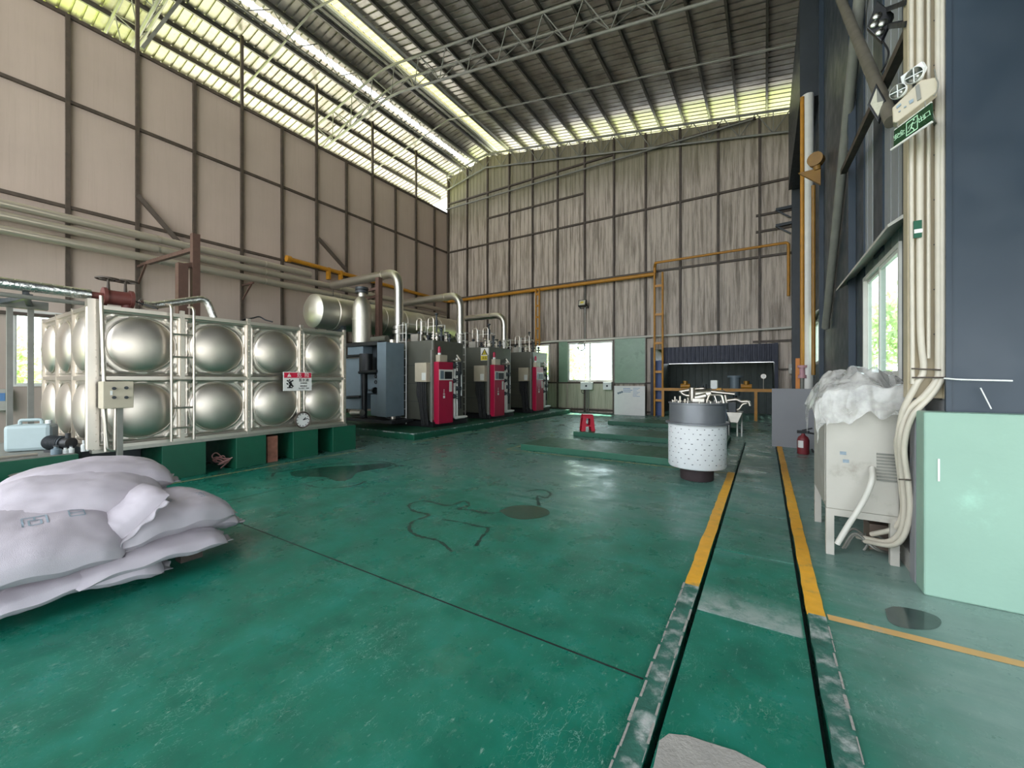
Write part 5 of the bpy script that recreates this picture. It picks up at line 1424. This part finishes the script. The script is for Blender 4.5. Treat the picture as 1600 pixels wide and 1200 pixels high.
# ---- electrical cabinet under a plastic sheet
cb0 = pt(1297, 866, Z=0)
X0, Y0 = cb0.x-.03, cb0.y
cb = thing('floor_cabinet', 'pale grey steel cabinet on legs under a crumpled plastic sheet', 'cabinet', (X0+.27, Y0+.5, 0))
X1, Y1 = X0+.50, Y0+1.05
zt, zb = 1.40, .42
MB().box(X0, X1, Y0, Y1, zb, zt).build('body', M['cab'], cb, bevel=.008)
MB().box(X0-.004, X0, Y0+.06, Y1-.06, zb+.05, zt-.05).build('side_door', M['cab'], cb)
lv = MB()
for k in range(9): lv.box(X1-.15, X1-.02, Y0-.012, Y0, .72+.028*k, .735+.028*k)
lv.build('vent_slots', M['steel_grey'], cb)
pl = MB()
for (x, y) in ((X0+.1, .95), (X0+.12, .88)): pl.box(x, x+.045, Y0-.003, Y0, y-.03, y)
pl.build('faded_label', M['ink'], cb)
for x in (X0, X1-.06):
    for y in (Y0, Y1-.06):
        MB().box(x, x+.06, y, y+.06, 0, zb).build('leg', M['cab'], cb)
MB().box(X0+.06, X1-.06, Y0, Y0+.04, zb-.06, zb).build('rail', M['cab'], cb)
# crumpled plastic sheet over the cabinet top
def sheet_fn(u, v):
    # u across x, v along y; the edges hang down over the front and sides
    x = (u-.5)*1.0; y = (v-.5)*1.6
    dx = max(0, abs(x)-.27); dy = max(0, abs(y)-.54)
    cx = max(-.29, min(.29, x)); cy = max(-.56, min(.56, y))
    ex = dx*.25*(1 if x > 0 else -1); ey = dy*.2*(1 if y > 0 else -1)
    n = mnoise.noise(Vector((u*3.2, v*4, 1.3))); n2 = mnoise.noise(Vector((u*9, v*11, 4.1))); n3 = abs(mnoise.noise(Vector((u*5, v*6, 9.2))))
    top = .06+.10*max(0, 1-(abs(x)/.33)**2)*max(0, 1-(abs(y)/.66)**2)*(1+.8*n) + .07*n3 + .03*n2
    hang = (dx*.85+dy*.85)*(1+.45*n)
    lump = .16*math.exp(-((x-.02)**2/.03+(y+.3)**2/.08)) + .1*math.exp(-((x+.22)**2/.02+(y+.1)**2/.1)) + .08*math.exp(-((x-.22)**2/.02+(y+.2)**2/.05))
    z = zt+top+lump*.6*(1+.6*n2)-hang*1.1
    rg = (1-abs(mnoise.noise(Vector((u*5.5, v*7.5, 2.2))))*2.2)*.5 + (1-abs(mnoise.noise(Vector((u*12, v*15, 6.2))))*2.2)*.22
    z += .075*rg*(.5 if dx or dy else 1); s_ = .05*n2+.06*n+.05*rg
    return (X0+.27+cx+ex+(.035*n+.03*n2 if dx or dy else 0)+(.03 if x > .2 else 0)*1, Y0+.52+cy+ey-(.02+.03*abs(n2) if dy and y < 0 else 0)+s_*.3, z)
ps_ = MB().grid(sheet_fn, 90, 120, False)
o = ps_.build('plastic_sheet', M['film']); tag(o, 'crumpled translucent plastic sheet draped over the grey cabinet', 'plastic sheet')
a = pt(1308, 850, Y=Y0-.12); b = pt(1362, 752, Y=Y0-.12)
tag(MB().tube(spline([(a.x, a.y, a.z), a.lerp(b, .3)+Vector((.0, 0, -.01)), a.lerp(b, .7)+Vector((.012, 0, -.01)), (b.x, b.y, b.z), (b.x+.02, b.y+.1, b.z+.1)]), .022, 12).build('drain_pipe', M['pvc']), 'slanting white pipe leaning in front of the grey cabinet legs', 'pipe')
jk = MB(); r = random.Random(4)
for k in range(7):
    p = Vector((X0+.3+r.uniform(-.2, .05), Y0+.25+r.uniform(-.1, .3), 0))
    jk.tube(spline([p+Vector((0, 0, .015)), p+Vector((.1, .05, .12+.1*r.random())), p+Vector((.22, -.05, .08)), p+Vector((.35, .1, .012))]), .01, 6)
tag(jk.build('cable_tangle', M['steel_grey']), 'tangle of grey cables on the floor under the cabinet', 'cable')
bx = MB().box(X0+.36, X0+.52, Y0+.34, Y0+.62, 0, .24)
tag(bx.build('carton', M['wood2'], bevel=.006), 'brownish box standing on the floor under the cabinet', 'box')
sk = thing('floor_slab', 'grey concrete upstand at the wall foot behind the conduits', 'kerb', (1.1, 4.9, 0))
MB().box(1.02, 1.16, 4.45, 5.6, 0, .16).build('block', M['concrete'], sk)
# ---- lamps high on the right
def px_on(Y): return lambda x, y: pt(x, y, Y=Y)
# square four-lens floodlight
LY = 5.0
q4 = [(1356, 42), (1371, 3), (1395, 22), (1377, 62)]
P = [pt(x, y, Y=LY) for x, y in q4]; c = sum(P, Vector())/4
fd = thing('floodlight', 'black four-lens floodlight held off the cream column at the top right', 'floodlight', tuple(c))
MB().prism([c+(p-c)*1.1 for p in P], (.02, .09, .02)).build('housing', M['black'], fd, bevel=.008)
for x, y in ((1370.5, 25), (1379.5, 36), (1366.5, 38), (1375, 50)):
    l = pt(x, y, Y=LY-.004)
    MB().lathe([(.036, -.002), (.03, -.01), (.016, -.014), (.0, -.015)], tuple(l), 'y', 20).build('lens', M['lens'], fd)
for (xa, ya, xb, yb) in ((1388, 14, 1420, 2), (1390, 40, 1420, 36)):
    MB().bar(pt(xa, ya, Y=LY+.05), pt(xb, yb, Y=CY+.02), .05, .04).build('bracket', M['black'], fd)
MB().tube(spline([pt(1376, 60, Y=LY+.03), pt(1388, 80, Y=LY), pt(1384, 100, Y=LY), pt(1377, 112, Y=LY+.1)]), .008, 6).build('cable', M['black'], fd)
# diamond-set floodlight
LY = 4.95
q4 = [(1358, 163), (1369, 135), (1382, 158), (1372, 186)]
P = [pt(x, y, Y=LY) for x, y in q4]; c = sum(P, Vector())/4
fd = thing('floodlight', 'black square floodlight tilted like a diamond beside the emergency lamp', 'floodlight', tuple(c))
MB().prism([c+(p-c)*1.22 for p in P], (.02, .07, .01)).build('housing', M['black'], fd, bevel=.006)
MB().prism([c+(p-c)*.86+Vector((0, -.006, 0)) for p in P], (0, .005, 0)).build('reflector', M['lamp_cream'], fd)
MB().prism([c+(p-c)*.86+Vector((0, -.009, 0)) for p in (P[1], P[2], c)], (0, .002, 0)).build('reflector_facet', M['steel_grey'], fd)
MB().bar(pt(1378, 176, Y=LY+.04), pt(1396, 188, Y=LY-.1), .03).build('bracket', M['black'], fd)
MB().bar(c+Vector((.02, .05, 0)), (XR-.05, c.y+.1, c.z), .03).build('wall_arm', M['black'], fd)
# emergency twin lamp and exit sign, side on to the camera's right
E0, E1 = pt(1395, 178, Y=4.32), pt(1465, 140, Y=4.12)
# the unit faces the hall (towards -x, turned to the camera); its long axis runs up to the right
ax_ = (pt(1465, 142, Y=4.05)-pt(1394, 188, Y=4.30)).normalized()
def EM(xc, yc, Yd): return pt(xc, yc, Y=Yd)
def epoly(pixs, Yl, Yr, xl=1394, xr=1465):
    return [pt(x, y, Y=Yl+(Yr-Yl)*(x-xl)/(xr-xl)) for x, y in pixs]
em = thing('emergency_light', 'cream twin-head emergency lamp box fixed to the column', 'emergency lamp', tuple(EM(1430, 155, 4.2)))
body = epoly([(1394, 168), (1438, 125), (1462, 120), (1465, 142), (1455, 150), (1400, 192), (1395, 190)], 4.22, 4.16)
MB().prism(body, (.02, .09, 0)).build('box', M['beige'], em, bevel=.008)
inlet = epoly([(1430, 135), (1436, 131), (1439, 154), (1433, 158)], 4.215, 4.155)
MB().prism(inlet, (0, -.004, 0)).build('dark_window', M['steel_grey'], em)
for pp in ([(1400, 167), (1407, 161), (1408, 164), (1401, 170)], [(1420, 158), (1427, 154), (1427, 159), (1421, 163)], [(1412, 167), (1416, 165), (1416, 167), (1412, 169)], [(1404, 174), (1407, 172), (1407, 174), (1404, 176)]):
    MB().prism(epoly(pp, 4.215, 4.155), (0, -.003, 0)).build('marking', M['ink'], em)
for (x, y, rr) in ((1403.5, 143, .052), (1429, 118, .056)):
    c = pt(x, y, Y=4.2); dv = (Vector((0, 0, CH))-c); dv.z = -.6; dv.x -= 1.6; dv.normalize()
    Mh = dv.to_track_quat('Z', 'Y').to_matrix().to_4x4(); Mh.translation = c
    hd = MB(Mh).lathe([(0, -.06), (rr*.7, -.05), (rr, -.01), (rr, .01), (rr*.92, .016), (rr*.9, .008)], n=28).build('lamp_head', M['white_plastic'], em)
    MB(Mh).lathe([(rr*.9, .008), (rr*.6, -.02), (rr*.25, -.03), (0, -.025)], n=28).build('reflector', M['lens'], hd)
    MB(Mh).bar((rr*.9, 0, .012), (-rr*.9, 0, .012), .006).bar((0, rr*.9, .012), (0, -rr*.9, .012), .006).build('guard', M['white_plastic'], hd)
MB().cyl(pt(1404, 152, Y=4.25), pt(1412, 165, Y=4.23), .012, n=8).cyl(pt(1428, 128, Y=4.25), pt(1430, 140, Y=4.22), .012, n=8).build('neck', M['machine_dark'], em)
MB().tube(spline(epoly([(1460, 108), (1463, 122), (1466, 130), (1464, 142), (1459, 150)], 4.12, 4.1)), .004, 6).build('cord', M['steel_grey'], em)
MB().prism(epoly([(1407, 120), (1440, 96), (1445, 104), (1442, 112), (1410, 134)], 4.27, 4.25), (.02, .02, 0)).build('back_plate', M['white_plastic'], em)
xs_ = thing('exit_sign', 'green exit sign with white characters and a running figure under the emergency lamp', 'sign', tuple(EM(1425, 200, 4.2)))
def ES(u, v, lift=0.0):
    """point on the sign face: u 0..1 along its length, v 0..1 up"""
    a0, a1 = pt(1396, 231, Y=4.26), pt(1456, 190, Y=4.06); b0, b1 = pt(1397, 204, Y=4.26), pt(1455, 160, Y=4.06)
    p = (a0.lerp(a1, u)).lerp(b0.lerp(b1, u), v)
    nrm = (a1-a0).cross(b0-a0).normalized()
    return p+nrm*lift
def epl(uv, lift): return [ES(u, v, lift) for u, v in uv]
nrm = (ES(1, 0)-ES(0, 0)).cross(ES(0, 1)-ES(0, 0)).normalized()
MB().prism(epl([(0, 0), (1, 0), (1, 1), (0, 1)], -.012), tuple(nrm*.012)).build('panel', M['sign_green'], xs_)
def eq(name, quads, mat, lift=.0015):
    mb = MB()
    for q in quads: mb.add(epl(q, lift), [tuple(range(len(q)))])
    return mb.build(name, mat, xs_)
def rect(u0, u1, v0, v1): return [(u0, v0), (u1, v0), (u1, v1), (u0, v1)]
fr_ = [rect(.35, .66, .14, .19), rect(.35, .66, .84, .89), rect(.35, .37, .14, .89), rect(.64, .66, .14, .89)]
eq('door_frame', fr_, M['exit_print'])
def seg(u0, v0, u1, v1, w):
    d = Vector((u1-u0, (v1-v0)*.5)).normalized(); n_ = Vector((-d.y, d.x))*w/2
    return [(u0-n_.x, v0-n_.y*2), (u1-n_.x, v1-n_.y*2), (u1+n_.x, v1+n_.y*2), (u0+n_.x, v0+n_.y*2)]
man = [seg(.53, .68, .48, .42, .035), seg(.48, .44, .55, .30, .022), seg(.55, .30, .56, .18, .02), seg(.48, .42, .43, .32, .022), seg(.43, .32, .38, .34, .018), seg(.52, .65, .44, .60, .016), seg(.44, .60, .41, .5, .016), seg(.53, .62, .59, .54, .016), seg(.59, .54, .62, .6, .014)]
man.append([(.555+.022*math.cos(2*PI*k/10), .77+.05*math.sin(2*PI*k/10)) for k in range(10)])
eq('running_figure', man, M['exit_print'])
for s_, u in (('安', .085), ('全', .235), ('出', .755), ('口', .905)):
    cu = ES(u, .5); ax = ES(u+.1, .5)-cu; ay = ES(u, .7)-cu
    o = text_mesh('characters', s_, .047, M['exit_print'], xs_, frame_M(ES(u, .5, .0025), ax, ay-ax.normalized()*ay.dot(ax.normalized())), .001)
MB().tube([ES(-.06, -.04, .004), ES(1.02, -.04, .004)], .008, 8).build('bottom_rail', M['sign_white'], xs_)
MB().tube([ES(0, 1.02, -.004), ES(1.0, 1.02, -.004)], .006, 8).build('top_rail', M['white_paint'], xs_)
for u in (.1, .85): MB().cyl(ES(u, 1.0), ES(u, 1.32), .004, n=6).build('hanger', M['steel_grey'], xs_)
MB().bar(ES(.95, .5, -.01), C(1462, 195, CY), .02).build('wall_bracket', M['steel_grey'], xs_)
MB().bar(pt(1450, 135, Y=4.2), C(1450, 140, CY), .05).build('wall_bracket', M['steel_grey'], em)
# ================================================================ sacks on a pallet
def bag_thing(label, c, L, W, T, rz, pitch=0.0, roll=0.0, droop=0.0, seed=0, marks=(), tuck=0.0):
    """a filled woven sack: c is its underside centre; L runs along local x"""
    root = thing('woven_sack', label, 'sack', c, group='white woven sacks on the pallet')
    R_ = Matrix.Rotation(rz, 4, 'Z') @ Matrix.Rotation(pitch, 4, 'Y') @ Matrix.Rotation(roll, 4, 'X')
    def surf(u, v, top):
        x, y = u*2-1, v*2-1
        ex = max(0, 1-abs(x)**4.5); ey = max(0, 1-abs(y)**3.2)
        th = (ex**.42)*(ey**.5)
        n = mnoise.noise(Vector((x*1.6+seed*7.1, y*1.6, seed*3.3))); n2 = mnoise.noise(Vector((x*5+seed, y*6, top*3+seed)))
        edge = max(abs(x)**6, abs(y)**4)
        n4 = abs(mnoise.noise(Vector((x*3+seed*2, y*2.2-x, seed*5+top))))
        fold = max(0, 1-abs(mnoise.noise(Vector((x*1.3+seed*2, y*2.6+x*1.2, seed*5.0))))/.05)
        wr = (.007*n2 - .009*fold*(.4+.6*abs(x)**2))*min(1, th*1.6) + .010*mnoise.noise(Vector((x*2+seed, y*15, 2+seed)))*max(0, (abs(x)-.55)/.45)*min(1, th*2)
        nar = 1-.12*max(0, (abs(x)-.75)/.25)*(1 if abs(y) < .95 else .6)
        px_ = x*L/2*(1-.05*abs(y)**3); py_ = y*W/2*nar*(1+.05*n)
        mid = T*.42-droop*(x*x)-tuck*max(0, y)*.5
        h = T*(.56 if top else -.44)*th*(1+.18*n)
        z = mid+h+wr+.012*math.sin(x*9+seed)*edge
        p = R_ @ Vector((px_, py_, z)); return p
    mb = MB(); n1, n2_ = 46, 30
    mb.grid(lambda u, v: surf(u, v, 1), n1, n2_); mb.grid(lambda u, v: surf(u, v, 0), n1, n2_)
    b = mb.build('cloth', M['bag'], root, local=True)
    for s_ in (0, 1):      # stitched ends
        hm = MB()
        def hf(u, v, s_=s_):
            p = surf(float(s_), .06+.88*u, 1); q = surf(1-.03 if s_ else .03, .06+.88*u, 1)
            d = (p-q); d = R_ @ Vector(((1 if s_ else -1)*1.0, 0, -.25+.5*mnoise.noise(Vector((u*7, seed, s_))))).normalized()
            return p + d*.05*v*(1+.5*mnoise.noise(Vector((u*9, seed, 3)))) + R_ @ Vector((0, 0, .012*math.sin(u*22+seed)*v))
        hm.grid(hf, 26, 3)
        hm.build('stitched_hem', M['bag_hem'], root, local=True, solid=.004)
    for (mu, mv, sz, glyph) in marks:
        mk2 = MB()
        def G(a, b_): return surf(mu+a*sz/L, mv+b_*sz/W, 1)+ (R_ @ Vector((0, 0, .004)))
        def stroke(a0, b0, a1, b1, w=.09):
            d = Vector((a1-a0, b1-b0)); l = d.length; d.normalize(); q = Vector((-d.y, d.x))*w/2; n = max(2, int(l*8))
            for i in range(n):
                s0, s1 = l*i/n, l*(i+1)/n; A = Vector((a0, b0))
                mk2.add([G(*(A+d*s0-q)), G(*(A+d*s1-q)), G(*(A+d*s1+q)), G(*(A+d*s0+q))], [(0, 1, 2, 3)])
        for (a0, b0, a1, b1) in glyph: stroke(a0, b0, a1, b1)
        mk2.build('printed_mark', M['ink'], root, local=True)
    return root
G_RI = [(-.4, -.45, -.4, .45), (.4, -.45, .4, .45), (-.4, .45, .4, .45), (-.4, -.45, .4, -.45), (-.4, 0, .4, 0)]
G_PIN = [(-.5, .45, .5, .45), (-.5, .45, -.5, -.45), (.5, .45, .5, -.45), (-.25, .1, .25, .1), (-.25, .1, -.25, -.4), (.25, .1, .25, -.4), (-.25, -.4, .25, -.4), (0, .45, 0, .1)]
G_GAN = [(-.45, .4, .45, .4), (-.45, 0, .45, 0), (0, .4, 0, -.45), (-.45, -.45, .45, -.45)]
def bagpx(x, y, d, **k):
    """centre from the pixel and the distance along the view axis"""
    xc = (x-800)/F
    return (d*(xc*CS-SN), d*(xc*SN+CS), CH+d*(HZ-y)/F)
pal = thing('wood_pallet', 'grey wooden pallet under the pile of white sacks', 'pallet', (-5.0, .6, 0))
PA = math.radians(0)
px0, px1, py0, py1 = -6.2, -4.3, -1.3, 1.62
for k in range(9):
    y = py0+.05+(py1-py0-.1)*k/8
    MB().box(px0, px1, y-.08, y+.08, .115, .14).build('deck_board', M['wood'], pal)
for x in (px0+.06, (px0+px1)/2, px1-.06):
    MB().box(x-.05, x+.05, py0, py1, .09, .115).build('stringer', M['wood'], pal)
    for y in (py0+.1, (py0+py1)/2, py1-.1):
        MB().box(x-.06, x+.06, y-.08, y+.08, 0, .09).build('block', M['wood'], pal)
def at_px(x, y, d, T):
    c = Vector(bagpx(x, y, d)); c.z -= T*.42; return tuple(c)
H = PI/2
bags = [
 # label, place, L, W, T, rz, pitch, roll, droop, marks
 ('bottom sack at the right end of the pile, its corner hanging over the pallet', at_px(232, 853, 3.3, .17), .98, .6, .17, H+.05, .0, .10, .05, ()),
 ('bottom sack in the middle of the near side, under the marked sack', at_px(118, 892, 2.98, .17), .95, .6, .17, H-.1, .0, .12, .06, ()),
 ('bottom sack at the near left, cut by the edge of the photo', at_px(-30, 925, 2.7, .16), .9, .56, .16, H-.05, .0, .08, .04, ()),
 ('bottom sack at the back right corner of the pallet', (-5.3, 1.15, .14), .95, .6, .18, 1.6, 0, 0, .02, ()),
 ('bottom sack at the back left of the pallet', (-5.4, .1, .14), .95, .6, .18, 1.6, 0, 0, .02, ()),
 ('sack with two printed marks at the right end of the pile', at_px(255, 800, 3.5, .27), .92, .62, .27, H+.25, .04, .22, .06, ((.42, .36, .085, G_PIN), (.74, .36, .085, G_GAN))),
 ('sack peeping out with its tied end behind the right-hand marked sack', at_px(272, 815, 3.75, .2), .95, .5, .2, H-.12, .08, 0, .05, ()),
 ('large sack with a printed character at the front left of the pile', at_px(30, 846, 2.78, .29), 1.0, .7, .29, H-.05, .0, .42, .05, ((.56, .52, .11, G_PIN), (.76, .54, .095, G_RI))),
 ('sack lying slantwise between the two marked sacks', (-4.54, 1.10, .46), .92, .58, .2, .06, .03, .72, .03, ()),
 ('middle-layer sack at the back of the pile', (-5.2, .9, .34), .95, .6, .24, 1.55, 0, 0, .03, ()),
 ('middle-layer sack at the back left of the pile', (-5.2, -.05, .34), .95, .6, .24, 1.6, 0, 0, .03, ()),
 ('front sack of the two on top of the pile', at_px(118, 774, 3.2, .27), 1.06, .62, .27, H-.06, .0, .34, .09, ()),
 ('rear sack of the two on top of the pile', at_px(140, 744, 3.45, .24), 1.06, .6, .24, H-.04, .0, .1, .10, ()),
 ('sack at the far left edge of the pile, its tied end showing', at_px(-150, 838, 2.5, .2), .85, .5, .2, H, .0, .0, .04, ()),
]
for k, (lab, c, L, W_, T, rz, pi_, ro_, dr_, mks) in enumerate(bags):
    bag_thing(lab, c, L, W_, T, rz, pi_, ro_, dr_, k+1, mks)
# ================================================================ greenery outside the windows
def tree(loc, h, r, label, seed):
    rr = random.Random(seed)
    root = thing('leafy_tree', label, 'tree', loc, group='trees outside the hall')
    MB().tube([(0, 0, 0), (.05, 0, h*.4), (0, .05, h*.75)], [.14, .1, .05], 8).build('trunk', M['bark'], root, local=True)
    mb = MB()
    for k in range(1500):
        th, ph = rr.random()*2*PI, math.acos(rr.uniform(-1, 1)); q = r*(rr.random()**.4)*(1+.3*math.sin(th*3+seed))
        c = Vector((q*math.sin(ph)*math.cos(th), q*math.sin(ph)*math.sin(th), h*.68+q*.95*math.cos(ph)))
        a = Vector((rr.gauss(0, 1), rr.gauss(0, 1), rr.gauss(0, 1))).normalized(); b = a.orthogonal().normalized(); s_ = rr.uniform(.09, .2)
        mb.add([c-a*s_-b*s_*.4, c+a*s_*.2-b*s_*.5, c+a*s_*1.2, c+b*s_*.5], [(0, 1, 2, 3)])
    mb.build('crown', M['leaf'], root, local=True)
tree((-13.2, 27.5, -.05), 4.5, 2.1, 'bright green tree blurred behind the left half of the rear window', 1)
tree((-8.0, 30.5, -.05), 3.6, 1.7, 'low tree far behind the right half of the rear window', 2)
tree((5.4, 11.5, -.05), 4.6, 1.9, 'leafy tree outside the right-hand window', 3)
tree((8.6, 7.0, -.05), 4.4, 1.7, 'leafy tree outside the near pane of the right-hand window', 4)
tree((4.2, 19.5, -.05), 5.0, 1.8, 'tree outside the small far window of the right wall', 5)
tree((-26.5, 2.6, -.05), 3.2, 1.6, 'small tree seen low in the left window', 6)
